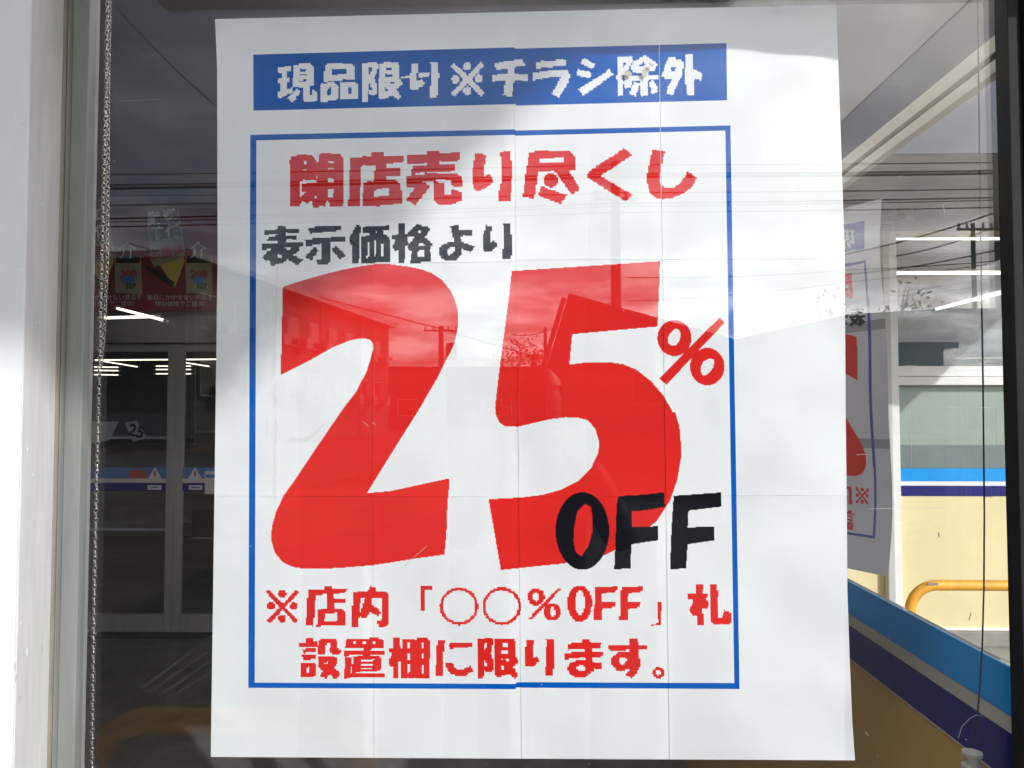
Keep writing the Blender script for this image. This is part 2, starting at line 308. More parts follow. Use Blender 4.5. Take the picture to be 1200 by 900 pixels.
put(RED, 740, 675, 7.5, [('p', 228,225,258,222,265,440,170,440,170,420,235,418), ('p', 570,70,630,70,628,155,665,160,665,195,650,205,685,240,658,298,628,285,630,435,572,435,570,330,545,355,505,300,550,210,500,205,500,160,565,155), ('p', 688,70,755,70,765,368,800,365,810,300,880,320,878,405,860,430,720,430,690,395)])
put(RED, 340, 740, 10, [('p', 105,130,185,125,190,70,275,70,280,115,320,120,318,175,240,178,105,182), ('p', 140,205,300,195,300,240,145,252), ('p', 140,275,300,270,300,320,145,338), ('p', 120,370,200,358,265,358,298,385,298,525,200,540,112,540,115,410), ('h', 215,410,235,412,220,485,190,485,195,440),
 ('p', 350,90,520,85,548,100,550,200,595,205,590,265,490,265,460,235,475,140,425,140,400,280,320,270,325,170,340,100), ('p', 320,300,400,285,500,285,555,310,555,360,515,430,590,490,555,550,520,550,470,510,415,550,345,530,380,470,320,410,345,370), ('h', 385,370,445,350,430,390),
 ('p', 660,90,885,80,1030,75,1085,95,1095,130,1090,195,950,200,945,225,1115,228,1115,265,945,270,945,295,1045,295,1070,330,1070,465,850,470,770,478,770,490,1115,488,1115,540,850,530,625,552,625,460,640,440,640,300,630,230,640,220,860,220,860,195,650,200,650,110),
 ('h', 740,125,768,122,768,150,740,150), ('h', 845,118,895,112,895,148,845,150), ('h', 978,125,1000,125,1000,148,978,148), ('h', 655,283,850,268,850,292,660,298), ('h', 650,206,765,204,860,198,855,220,650,224), ('h', 720,295,740,292,738,375,722,378), ('h', 712,410,728,410,728,485,712,485), ('h', 838,335,980,325,970,342,838,355), ('h', 835,378,965,374,965,390,835,390), ('h', 835,424,965,420,960,438,835,440)])
put(RED, 450, 740, 10, [('p', 110,72,185,72,190,190,205,190,210,88,350,85,370,105,390,75,510,75,540,110,540,545,385,548,365,540,350,548,290,548,280,530,270,548,195,548,190,350,170,350,165,548,98,550,98,420,75,415,50,365,95,240,52,250,52,195,110,190),
 ('h', 270,140,300,135,300,200,270,200), ('h', 270,260,300,255,300,330,270,330), ('h', 270,390,300,385,300,480,270,490), ('h', 448,140,466,135,466,200,448,200), ('h', 448,260,466,258,466,320,448,320), ('h', 448,390,466,385,466,485,448,485),
 ('p', 640,95,720,105,700,240,698,515,600,525,605,430,615,260,625,140), ('p', 755,145,790,132,1035,132,1030,185,850,195,770,215), ('p', 720,375,800,360,830,430,860,445,930,440,1015,395,1045,465,960,515,870,525,780,495,735,450)])
put(RED, 555, 740, 10, [('p', 50,85,120,80,118,240,115,550,40,550,40,420,50,415), ('p', 115,80,205,75,240,95,205,260,235,360,235,450,215,475,140,478,115,430), ('h', 125,145,155,138,150,185,118,235), ('h', 118,318,158,380,155,415,118,415),
 ('p', 250,90,470,85,495,130,495,300,530,350,465,415,525,510,490,545,460,540,420,495,280,545,245,510,240,360), ('h', 335,140,408,135,408,175,332,178), ('h', 322,225,408,220,408,258,322,262), ('h', 320,325,345,318,320,350), ('h', 365,318,430,318,400,358), ('h', 320,390,358,425,340,455,320,435), ('h', 246,180,205,270,235,355,250,260),
 ('p', 620,95,710,110,690,220,690,310,735,290,780,350,690,415,610,418,600,380,600,220,620,150), ('p', 835,85,940,85,940,210,952,220,945,300,938,430,928,520,830,518,845,400,850,110)])
put(RED, 655, 740, 1200 / 140, [('p', 80,125,230,112,225,72,305,72,310,115,425,112,420,165,330,175,195,180,80,188), ('p', 60,218,180,210,445,208,450,250,340,260,180,268,60,285), ('p', 250,100,325,100,345,300,345,400,260,400,265,280), ('p', 335,305,435,320,425,380,335,370), ('e', 215,375,128,88), ('o', 222,368,44,25),
 ('p', 500,138,705,135,705,75,795,75,798,135,888,135,888,182,800,185,800,260,820,290,820,350,790,410,740,465,725,468,660,432,710,390,710,375,620,402,570,385,520,320,530,260,590,212,715,205,715,185,620,190,505,200), ('h', 600,275,640,255,685,270,680,300,635,335,600,310),
 ('e', 1000,415,60,58), ('o', 1000,415,25,25)])

def ink_map(px, py):
    """colour index of every point, as the big bitmap was printed"""
    out = np.zeros(px.shape, np.int32)
    fx, fy = px, py
    qx = (np.floor(px / 1.55) + 0.5) * 1.55; qy = (np.floor(py / 1.55) + 0.5) * 1.55   # the dots of the bitmap
    for k_, (col, kind, d) in enumerate(INK):
        c = PAPER if col == 'hole' else col
        px, py = (qx, qy) if k_ not in SMOOTH else (fx, fy)
        if kind == 'e':
            cx, cy, rx, ry = d
            m = ((px - cx) / rx) ** 2 + ((py - cy) / ry) ** 2 < 1
        else:
            x0, y0 = d.min(0); x1, y1 = d.max(0)
            bb = (px >= x0) & (px <= x1) & (py >= y0) & (py <= y1)
            xs, ys = px[bb], py[bb]; ins = np.zeros(xs.shape, bool)
            n = len(d)
            for i in range(n):
                ax, ay = d[i]; bx, by = d[(i + 1) % n]
                if ay == by: continue
                cr = ((ay > ys) != (by > ys)) & (xs < (bx - ax) * (ys - ay) / (by - ay) + ax)
                ins ^= cr
            m = np.zeros(px.shape, bool); m[bb] = ins
        out[m] = c
    return out

def interp(pts, t):
    p = np.array(pts, float); return np.interp(t, p[:, 0], p[:, 1])
LEFT = [(22, 252), (80, 254.5), (300, 255), (600, 251), (887, 247)]        # y -> x along the sheet's edges
RIGHT = [(6, 980), (150, 985), (300, 990), (480, 991), (600, 992.5), (690, 993), (780, 996), (850, 999), (891, 1002)]
TOP = [(247, 22.5), (435, 18), (602, 14), (772, 10), (1002, 6)]
BOTTOM = [(247, 887), (600, 889), (1002, 891)]
SEAM = [[(0, 434.5), (900, 438.5)], [(0, 602), (900, 611.5)], [(0, 772.3), (900, 785)]]
ROW = [[(247, 310.5), (604, 306.5), (605, 304.5), (1002, 303)], [(247, 581), (604, 582), (1002, 580)]]
def wave(px, py):
    """how far the paper stands off the glass"""
    w = 0.0012 + 0.0014 * (1 + np.sin(px * 0.011 + py * 0.006)) + 0.0011 * (1 + np.sin(px * 0.027 - py * 0.017 + 1.3)) + 0.0006 * np.sin(px * 0.061 + py * 0.043)
    e = np.clip((px - 840) / 150, 0, 1)
    w = w + 0.010 * e ** 2 * (1 + 0.6 * np.sin(py * 0.0155 + 0.5)) + e * (0.0040 * (1 + np.sin(px * 0.035 + py * 0.030)) + 0.0016 * np.sin(px * 0.02 - py * 0.052 + 2))
    b = np.clip((py - 800) / 90, 0, 1); w = w + 0.012 * b ** 2 * np.clip((px - 560) / 440, 0, 1)
    for x0, t in ((350, 0.9), (523, 1.7), (690, 0.4)):            # soft fold down the middle of a sheet
        w = w + 0.0005 * np.exp(-np.abs(px - x0 - 4 * np.sin(py * 0.01 + t)) / 9)
    return w
def line(x0, y0, x1, y1):                      # a straight guide, run on past both ends
    k = (y1 - y0) / (x1 - x0); return [(200, y0 + k * (200 - x0)), (1050, y0 + k * (1050 - x0))]
def vline(x0, y0, x1, y1):
    k = (x1 - x0) / (y1 - y0); return [(0, x0 - k * y0), (900, x0 + k * (900 - y0))]
COLG = [[LEFT, vline(293.3, 158, 291, 806), [(0, 296.5), (130, 297), (140, 296.8), (900, 294.6)], vline(300.5, 164.5, 298.5, 800), SEAM[0]], [SEAM[0], SEAM[1]], [SEAM[1], SEAM[2]],
        [SEAM[2], vline(850, 153, 860.5, 800.5), [(0, 850.8), (50, 851.3), (117, 852), (147, 853), (900, 865)], vline(856, 147, 866.7, 807.5), RIGHT]]
ROWL = [[TOP, line(296.5, 64, 603.5, 55.5), line(297, 129.7, 604, 122), line(293.3, 158, 604, 151.6), line(300.5, 164.5, 604, 158), ROW[0]], [ROW[0], ROW[1]], [ROW[1], line(298.5, 800, 605, 801.5), line(291, 806, 605, 807.6), BOTTOM]]
ROWR = [[TOP, line(603, 57, 851.3, 50.5), line(604, 123.7, 852, 117.5), line(604, 153, 856, 147), line(604, 159, 850, 153), ROW[0]], [ROW[0], ROW[1]], [ROW[1], line(605, 799.4, 860.5, 800.5), line(605, 805.8, 866.7, 807.5), BOTTOM]]
def sheet_mesh(name, ci, ri, pitch=0.98):
    e = COLG[ci]; r = (ROWL if ci < 2 else ROWR)[ri]
    def stations(gs, mid):
        out = []
        for k in range(len(gs) - 1):
            n = max(2, int(round((interp(gs[k + 1], mid) - interp(gs[k], mid)) / pitch)))
            out += [(k, j / n) for j in range(n)]
        return out + [(len(gs) - 2, 1.0)]
    su = stations(e, 450); sv = stations(r, 400 if ci < 2 else 800)
    nu, nv = len(su) - 1, len(sv) - 1
    x = np.tile(np.array([interp(e[k], 450) * (1 - f) + interp(e[k + 1], 450) * f for k, f in su]), (nv + 1, 1)); y = np.zeros_like(x)
    for _ in range(4):
        for j, (k, f) in enumerate(sv): y[j] = interp(r[k], x[j]) * (1 - f) + interp(r[k + 1], x[j]) * f
        for i, (k, f) in enumerate(su): x[:, i] = interp(e[k], y[:, i]) * (1 - f) + interp(e[k + 1], y[:, i]) * f
    dl = x - x[:, :1]; db = y[-1:] - y; dr = x[:, -1:] - x
    edge = np.exp(-dl / 6) * (ci > 0) + np.exp(-db / 6) * (ri < 2)
    P = plane_pts(x, y, 0.0076 + wave(x, y) - 0.0008 * edge)
    cx = (x[:-1, :-1] + x[1:, 1:]) / 2; cy = (y[:-1, :-1] + y[1:, 1:]) / 2
    ink = ink_map(cx, cy)
    if ci == 2 and ri == 0: ink[:, -1:] = PAPER
    if ri == 0 and ci == 2: ink[-2:, :] = PAPER
    if ci < 3: ink[(dr[:-1, 1:] < 12) & (ink == PAPER)] = 4
    nvx = nu + 1
    i, j = np.meshgrid(np.arange(nu), np.arange(nv))
    q = np.stack([j * nvx + i, (j + 1) * nvx + i, (j + 1) * nvx + i + 1, j * nvx + i + 1], -1).reshape(-1, 4)
    return grid_mesh(name, P.reshape(-1, 3), q, ink.reshape(-1))
def grid_mesh(name, P, q, ink):
    me = bpy.data.meshes.new(name)
    me.vertices.add(len(P)); me.vertices.foreach_set('co', P.astype(np.float32).ravel())
    me.loops.add(q.size); me.loops.foreach_set('vertex_index', q.astype(np.int32).ravel())
    me.polygons.add(len(q)); me.polygons.foreach_set('loop_start', np.arange(0, q.size, 4, dtype=np.int32))
    me.polygons.foreach_set('material_index', ink.astype(np.int32)); me.polygons.foreach_set('use_smooth', np.ones(len(q), bool))
    me.update(calc_edges=True); return me
poster = thing('poster', 'large white closing sale poster with red 25% OFF, taped flat behind the front pane', 'poster')
for ri in range(3):
    for ci in range(4):
        me = sheet_mesh('paper_sheet', ci, ri)
        for k in ('paper', 'blue', 'red', 'black', 'paper2'): me.materials.append(M[k])
        o = bpy.data.objects.new('paper_sheet', me); COL.objects.link(o); o.parent = poster
# ------------------------------------------------------------------ more materials
M['asphalt'] = mat('asphalt', (0.075, 0.075, 0.076), 0.9, var=0.35, scale=3, bump=0.3, bscale=120)
M['concrete'] = mat('concrete', (0.28, 0.27, 0.25), 0.85, var=0.25, scale=5, bump=0.2, bscale=80)
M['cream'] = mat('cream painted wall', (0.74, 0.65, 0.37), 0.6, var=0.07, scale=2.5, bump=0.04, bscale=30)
M['ochre'] = mat('ochre panel', (0.52, 0.34, 0.10), 0.5, var=0.10, scale=3.5, bump=0.05, bscale=30)  # one even ochre, deeper than the cream outside
M['skyblue'] = mat('bright blue film', (0.0, 0.30, 0.80), 0.35, var=0.05, scale=4)
M['navy'] = mat('navy film', (0.003, 0.005, 0.15), 0.35, var=0.15, scale=5)
M['stripegrey'] = mat('grey strip', (0.50, 0.48, 0.42), 0.5, var=0.08, scale=6)
M['white'] = mat('white paint', (0.80, 0.81, 0.80), 0.5, var=0.05, scale=6)
M['frosted'] = mat('green grey panel', (0.30, 0.36, 0.33), 0.35, var=0.08, scale=2.2)
M['frosteddark'] = mat('dark green grey band', (0.16, 0.20, 0.20), 0.4, var=0.12, scale=3)
M['beigerail'] = mat('beige header rail', (0.55, 0.53, 0.46), 0.5, var=0.06, scale=5)
M['slate'] = mat('slate blue band', (0.035, 0.046, 0.075), 0.6, var=0.2, scale=5)
M['greypanel'] = mat('grey panel', (0.40, 0.40, 0.40), 0.6, var=0.08, scale=2)
M['ceiling'] = mat('ceiling board', (0.36, 0.35, 0.375), 0.8, var=0.06, scale=4)
M['intwall'] = mat('interior wall', (0.34, 0.33, 0.34), 0.8, var=0.08, scale=3)
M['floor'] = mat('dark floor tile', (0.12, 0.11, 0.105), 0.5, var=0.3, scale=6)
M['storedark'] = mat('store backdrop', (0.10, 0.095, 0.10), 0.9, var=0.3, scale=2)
M['doorframe'] = mat('door frame aluminium', (0.30, 0.29, 0.31), 0.4, var=0.08, scale=8, stretch=(5, 5, 0.5))
M['bannerred'] = mat('red banner', (0.20, 0.012, 0.022), 0.6, var=0.15, scale=4)
M['cardcream'] = mat('cream card', (0.30, 0.27, 0.18), 0.7, var=0.08, scale=8)
M['printgrey'] = mat('pale lettering', (0.55, 0.52, 0.55), 0.6)
M['letterpale'] = mat('pale card lettering', (0.8, 0.78, 0.8), 0.6)
M['cardred'] = mat('card red', (0.35, 0.05, 0.05), 0.6)
M['cardblue'] = mat('card blue', (0.06, 0.16, 0.42), 0.6)
M['cardblack'] = mat('card black', (0.015, 0.015, 0.02), 0.6)
M['cardyellow'] = mat('card yellow', (0.55, 0.42, 0.10), 0.6)
M['lamp'] = mat('lit fluorescent tube', (0.9, 0.9, 0.8), 0.4, emis=(1.0, 0.95, 0.74, 1.7))
M['lampfill'] = mat('added fill tube', (0.9, 0.9, 0.85), 0.4, emis=(1.0, 0.97, 0.90, 20.0))  # tubes of the fill lights added over the porch
M['yellow'] = mat('yellow pipe paint', (0.80, 0.40, 0.03), 0.5, var=0.22, scale=14, bump=0.12, bscale=60)
M['steel'] = mat('steel', (0.35, 0.35, 0.36), 0.4, metal=0.6)
M['brown'] = mat('brown board', (0.09, 0.05, 0.03), 0.6, var=0.3, scale=5)
M['tape'] = glass('clear tape', tint=(0.93, 0.94, 0.95), f0=0.08, rough=0.25)
M['scratch'] = mat('pale scuff', (0.42, 0.42, 0.42), 0.6)
M['heading'] = mat('card heading purple', (0.14, 0.09, 0.14), 0.7)
M['crease'] = mat('crease grey', (0.42, 0.43, 0.45), 0.8)
M['wire'] = mat('cable sheath', (0.02, 0.02, 0.022), 0.6)
M['pole'] = mat('concrete pole', (0.22, 0.215, 0.20), 0.85, var=0.15, scale=4)

def pxX(px, Y): return at(px, 484, Y).x
def pxZ(py, Y): return at(624, py, Y).z
def R_(rel): return EYE + rel

# ------------------------------------------------------------------ the setting
struct(MB().box(-300, 300, -300, 60, -0.3, 0.0).build('ground', M['asphalt']))
struct(MB().box(0.72, 9, -0.6, 4.1, 0.0, 0.004).build('pavement', M['concrete']))
struct(MB().box(-4.2, 0.70, 0.10, 4.0, 0.0, 0.03).build('floor', M['floor']))

def onground(px, py, z=0.0):                    # a spot of the ground in front of the shop, as mirrored in the pane
    d = ray(px, py); t = (z - CAM.z) / d.z; p = CAM + d * t; return Vector((p.x, -p.y, z))
M['worn'] = mat('worn road paint', (0.30, 0.30, 0.29), 0.9, var=0.4, scale=9)
M['soffit2'] = mat('grey upper panel', (0.17, 0.17, 0.175), 0.75, var=0.12, scale=3)
M['earth'] = mat('dry verge', (0.16, 0.13, 0.085), 0.95, var=0.35, scale=1.2, bump=0.3, bscale=30)
struct(MB().poly([onground(a, b, 0.004) for a, b in ((-200, 545), (560, 545), (560, 590), (255, 660), (130, 722), (-200, 722))]).build('verge', M['earth']))
for k in range(4):
    a, b = (165 + 9 * k, 806 + 5 * k), (256 + 14 * k, 738 + 5 * k)
    struct(MB().poly([onground(a[0], a[1], 0.008), onground(a[0] + 3, a[1] + 1.5, 0.008), onground(b[0] + 3, b[1] + 1.5, 0.008), onground(b[0], b[1], 0.008)]).build('road_marking', M['worn']))
# front of the porch: wall, window, header, canopy
fw = thing('shop_front_wall', 'pale panelled wall around the poster window', 'wall')
MB().box(-4.2, -0.6188, -0.087, -0.050, 0.0, 4.53).build('wall_panel', M['wallpanel'], fw)
MB().box(-4.2, -0.640, -0.049, 0.10, 0.0, 4.53).build('backing', M['intwall'], fw)
MB().box(-0.6185, 0.70, 0.012, 0.10, R_(0.69), 4.53).build('lintel', M['wallpanel'], fw)
MB().box(-0.6185, 0.70, 0.012, 0.10, 0.0, 0.62).build('spandrel', M['cream'], fw)
win = thing('shop_window', 'fixed front window with grey metal frame holding the sale poster', 'window')
xg0, xg1 = pxX(101, 0), pxX(1168, 0)
# the pane, its two faces 6 mm apart
MB().box(xg0 - 0.008, xg1 + 0.02, 0.0, 0.006, 0.68, R_(0.67)).build('pane', M['glass'], win)
MB().box(-0.6395, -0.6181, -0.0845, -0.0205, 0.62, R_(0.69)).build('jamb', M['alu'], win, bevel=0.0012)
x55, x65, x71, x104 = pxX(54.5, -0.02), pxX(65, -0.02), pxX(71, -0.012), pxX(104.5, 0.010)
MB().box(x55 - 0.004, x65, -0.020, 0.009, 0.62, R_(0.69)).build('sealant_strip', M['gasket'], win)
MB().box(x65 + 0.0002, x71, -0.012, 0.03, 0.62, R_(0.69)).build('gasket', M['rubber'], win)
MB().box(x71 + 0.0002, x71 + 0.0022, -0.0145, 0.03, 0.62, R_(0.69)).build('glazing_bead', M['alu2'], win)
MB().box(x71 + 0.0024, x104, -0.008, 0.010, 0.62, R_(0.69)).build('stile', M['alu2'], win, bevel=0.001)
MB().box(-0.61, 0.95, -0.24, 0.010, R_(0.67), R_(0.79)).build('header', M['alu2'], win, bevel=0.002)
MB().box(-0.61, 0.60, -0.10, 0.010, 0.63, 0.68).build('sill', M['alu'], win, bevel=0.002)
rj = random.Random(11)
for k in range(26):                             # scratches and flecks on the jamb
    a_, b_ = rj.uniform(18, 50), rj.uniform(60, 890); l_ = rj.choice((2, 4, 9)); s_ = rj.uniform(-1, 1)
    MB().tube([atx(a_, b_, -0.6178), atx(a_ + s_, b_ + l_, -0.6178)], rj.uniform(0.15, 0.35) / 900, 4).build('scratch', (M['white'], M['white'], M['gasket'])[k % 3], win)
post = thing('corner_post', 'dark bronze corner post between the poster window and the side window', 'post')
xp = pxX(1176, 0.008)
MB().box(xp, xp + 0.012, -0.020, 0.008, 0.60, R_(0.69)).build('front_lip', M['dark'], post, bevel=0.001)
MB().box(xp + 0.0122, xp + 0.019, -0.014, 0.008, 0.60, R_(0.69)).build('groove', M['rubber'], post)
MB().box(xp + 0.0192, xp + 0.10, -0.024, 0.009, 0.0, R_(0.69)).build('post_body', M['dark'], post, bevel=0.002)
can = thing('entrance_canopy', 'high flat grey canopy roof over the entrance in front of the poster window', 'canopy')
MB().box(-6.5, 2.76, -3.99, -0.09, 4.54, 4.70).build('slab', M['white'], can)
MB().box(-6.5, 2.765, -4.01, -3.992, 4.53, 4.95).build('fascia', M['white'], can)
MB().box(-4.4, 0.74, -0.086, 4.1, 4.54, 4.70).build('roof_slab', M['greypanel'], can)

# inside the porch
struct(MB().box(-4.2, 0.66, 0.101, 4.0, 2.95, 2.985).build('ceiling', M['ceiling']))
struct(MB().box(-4.3, -4.2, 0.101, 4.0, 0.0, 2.95).build('wall_left', M['intwall']))

# right side of the porch
sw = thing('side_wall', 'low ochre side wall with blue, grey and navy stripes under the side window', 'wall')
XS = 0.65
zb = [R_(v) for v in (-0.3455, -0.411, -0.4356, -0.501)]
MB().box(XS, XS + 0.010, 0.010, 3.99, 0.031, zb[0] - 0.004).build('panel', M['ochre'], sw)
MB().box(XS - 0.0020, XS - 0.0003, 0.010, 3.99, zb[1], zb[0]).build('blue_stripe', M['skyblue'], sw)
MB().box(XS - 0.0016, XS - 0.0003, 0.010, 3.99, zb[2] + 0.001, zb[1] - 0.001).build('grey_stripe', M['stripegrey'], sw)
MB().box(XS - 0.0020, XS - 0.0003, 0.010, 3.99, zb[3], zb[2]).build('navy_stripe', M['navy'], sw)
MB().box(XS - 0.0026, XS - 0.0004, 0.010, 3.99, zb[3] - 0.0025, zb[3] - 0.0004).build('trim_line', M['stripegrey'], sw)
MB().box(XS + 0.0005, XS + 0.011, 0.010, 3.99, zb[0] - 0.0038, zb[0] - 0.0005).build('ledge', M['alu2'], sw)
sd = thing('side_window', 'side window of the porch looking out at the cream building', 'window')
MB().box(XS + 0.003, XS + 0.008, 0.010, 3.99, zb[0], R_(0.478)).build('pane', M['sideglass'], sd)
MB().box(XS - 0.004, XS + 0.012, 0.010, 3.99, R_(0.475), R_(0.494)).build('lower_head_rail', M['beigerail'], sd, bevel=0.001)
MB().box(XS + 0.006, XS + 0.012, 0.010, 3.99, R_(0.4942), R_(0.5035)).build('head_groove', M['slate'], sd)
MB().box(XS - 0.004, XS + 0.012, 0.010, 3.99, R_(0.5037), R_(0.528)).build('upper_head_rail', M['beigerail'], sd, bevel=0.001)
MB().box(XS, XS + 0.012, 0.010, 3.99, R_(0.5282), R_(0.612)).build('slate_band', M['slate'], sd)
MB().box(XS - 0.002, XS + 0.012, 0.010, 3.99, R_(0.6122), 2.949).build('upper_panel', M['soffit2'], sd)

# cream building beside the porch
YB = 4.10
cb = thing('cream_building', 'cream shop building with blue and navy stripes and wide window, seen past the side window', 'building')
xw = pxX(1050, YB)
Zs = [pxZ(v, YB) for v in (548, 563, 568, 580)]
zt0, zt1 = pxZ(452, YB), pxZ(430, YB)
MB().box(0.72, 9, YB, YB + 0.15, 0.10, Zs[3]).build('wall', M['cream'], cb)
MB().box(0.72, 9, YB - 0.05, YB + 0.14, 0.004, 0.0985).build('plinth', M['concrete'], cb, bevel=0.006)
MB().box(0.72, 9, YB - 0.012, YB + 0.14, 0.0988, 0.116).build('plinth_trim', M['white'], cb)
MB().box(0.72, 9, YB - 0.003, YB + 0.14, Zs[3] + 0.0005, Zs[2]).build('navy_stripe', M['navy'], cb)
MB().box(0.72, 9, YB - 0.002, YB + 0.14, Zs[2] + 0.0005, Zs[1]).build('white_stripe', M['white'], cb)
MB().box(0.72, 9, YB - 0.003, YB + 0.14, Zs[1] + 0.0005, Zs[0]).build('blue_stripe', M['skyblue'], cb)
xl = pxX(1033, YB)
MB().box(xl, xw - 0.05, YB - 0.06, YB - 0.0035, 0.117, 2.69).build('pilaster', M['alu'], cb, bevel=0.004)
MB().box(xw - 0.0495, xw, YB - 0.05, YB - 0.0036, 0.117, 2.69).build('window_stile', M['white'], cb, bevel=0.003)
MB().box(0.72, xl - 0.001, YB, YB + 0.12, Zs[0] + 0.0005, 2.69).build('blank_panel', M['greypanel'], cb)
MB().box(xw + 0.0005, 9, YB + 0.015, YB + 0.10, Zs[0] + 0.001, zt0 - 0.001).build('lower_panel', M['frosted'], cb)
MB().box(xw + 0.0005, 9, YB + 0.006, YB + 0.0145, Zs[0] + 0.001, pxZ(521, YB)).build('lower_band', M['frosteddark'], cb)  # darker band along the bottom of the lower panel
MB().box(xw + 0.0005, 9, YB - 0.045, YB + 0.10, zt0, zt0 + 0.055).build('transom_sill', M['white'], cb, bevel=0.003)
MB().box(xw + 0.0005, 9, YB - 0.03, YB + 0.10, zt0 + 0.058, zt1).build('transom', M['white'], cb, bevel=0.003)
MB().box(xw + 0.0005, 9, YB + 0.03, YB + 0.036, zt1 + 0.0005, 2.69).build('window_pane', M['sideglass'], cb)
MB().box(4.6, 4.66, YB - 0.03, YB + 0.029, zt1 + 0.0005, 2.69).build('mullion', M['white'], cb)
MB().box(0.72, 9, YB, YB + 0.15, 2.6905, 3.6).build('upper_wall', M['cream'], cb)
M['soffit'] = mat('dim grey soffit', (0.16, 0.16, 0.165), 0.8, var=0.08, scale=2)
rc = thing('side_canopy', 'grey roof slab sheltering the wall of the cream building', 'canopy')
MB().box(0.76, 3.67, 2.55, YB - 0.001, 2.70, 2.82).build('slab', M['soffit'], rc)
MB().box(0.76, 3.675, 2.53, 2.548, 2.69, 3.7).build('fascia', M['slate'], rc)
for a_, b_, c_, d_ in ((1136, 727, 1138, 718), (1155, 581.5, 1162, 582.5), (1024, 664, 1030, 668), (1100, 624, 1101, 630)):
    p, q = at(a_, b_, YB - 0.001), at(c_, d_, YB - 0.001); MB().tube([p, q], 0.003, 4).build('wall_mark', M['doorframe'], cb)
# office behind its window
M['office'] = mat('blue grey office wall', (0.17, 0.21, 0.225), 0.8, var=0.06, scale=2)
struct(MB().box(0.75, 9, 12.0, 12.1, 0.0, 5.0).build('office_wall', M['office']))
struct(MB().box(0.75, 9, YB + 0.16, 12.0, 4.2, 4.3).build('office_ceiling', M['office']))
struct(MB().box(0.75, 9, YB + 0.16, 12.0, 0.0, 0.02).build('office_floor', M['floor']))
struct(MB().box(0.70, 0.745, YB + 0.16, 12.0, 0.0, 4.2).build('office_partition', M['intwall']))
def tube_lamp(p, q, r, label, group):
    t = thing('fluorescent_lamp', label, 'lamp', group)
    p, q = Vector(p), Vector(q); d = (q - p).normalized()
    MB().tube([p, q], r, 8).build('tube', M['lamp'], t, smooth=True)
    for e, s in ((p, -1), (q, 1)):
        MB().tube([e + d * s * 0.0005, e + d * s * 0.04], r * 1.25, 8).build('end_cap', M['white'], t)
    return t
G1 = 'ceiling lamps of the cream building'
tube_lamp(at(1046, 278, 6.8), at(1330, 278, 6.8), 0.030, 'upper long lit tube behind the window of the cream building', G1)
tube_lamp(at(1046, 320, 9.2), at(1330, 319, 9.2), 0.026, 'lower level lit tube behind the window of the cream building', G1)
tube_lamp(at(1098, 362, 10.5), at(1176, 342, 7.0), 0.022, 'slanting lit tube behind the window of the cream building', G1)

def pipe_rail(name, label, pts_x0, x1, Y, ztop, r, rad, parent_mat):
    t = thing(name, label, 'guard rail')
    c = []
    for k in range(9):
        a = math.pi - math.pi / 2 * k / 8; c.append((pts_x0 + rad + rad * math.cos(a), Y, ztop - rad + rad * math.sin(a)))
    d = []
    for k in range(9):
        a = math.pi / 2 - math.pi / 2 * k / 8; d.append((x1 - rad + rad * math.cos(a), Y, ztop - rad + rad * math.sin(a)))
    MB().tube([(pts_x0, Y, 0.004)] + c + d + [(x1, Y, 0.004)], r, 14).build('pipe', parent_mat, t, smooth=True)
    for x in (pts_x0, x1):
        MB().lathe([(r * 2.0, 0.0), (r * 2.0, 0.008), (r * 1.3, 0.012)], (x, Y, 0.004)).build('base_plate', M['steel'], t)
    return t
YR = 2.4
rail = pipe_rail('guard_rail', 'yellow U shaped pipe rail in front of the cream wall', pxX(1062, YR), pxX(1062, YR) + 1.1, YR, pxZ(683, YR), 0.0225, 0.115, M['yellow'])
p = at(1090, 683, YR)
MB().obox((p.x, YR - 0.0225, p.z), (0.022, 0, 0), (0, 0.0012, 0), (0, 0, 0.005)).build('metal_tag', M['steel'], rail)

# ------------------------------------------------------------------ back of the porch: banner, automatic door, store
YD = 4.0
def txt(body, size, loc, m, parent, name='lettering', bold=0.0, rotz=0.0, roty=0.0, align='LEFT'):
    c = bpy.data.curves.new('t', 'FONT'); c.body = body; c.size = size; c.offset = bold; c.align_x = align; c.resolution_u = 3
    o = bpy.data.objects.new('t', c); COL.objects.link(o); bpy.context.view_layer.update()
    me = bpy.data.meshes.new_from_object(o.evaluated_get(bpy.context.evaluated_depsgraph_get()))
    COL.objects.unlink(o); bpy.data.objects.remove(o); bpy.data.curves.remove(c)
    me.materials.clear(); me.materials.append(m); me.name = name
    n = bpy.data.objects.new(name, me); COL.objects.link(n); n.parent = parent
    me.transform(Matrix.Translation(loc) @ Matrix.Rotation(rotz, 4, 'Z') @ Matrix.Rotation(math.pi / 2, 4, 'X') @ Matrix.Rotation(roty, 4, 'Z'))
    return n
bn = thing('sale_banner', 'long dark red sale banner with cream price cards above the automatic door', 'banner')
yb = 3.93
MB().box(-4.15, -0.2, yb, yb + 0.02, pxZ(363, yb), pxZ(241, yb)).build('cloth', M['bannerred'], bn)
def card(pts, y, m, nm='price_card'):
    return MB().prism([at(a, b, y) for a, b in pts], (0, 0.004, 0)).build(nm, m, bn)
y2, y3, y4 = yb - 0.008, yb - 0.016, yb - 0.020
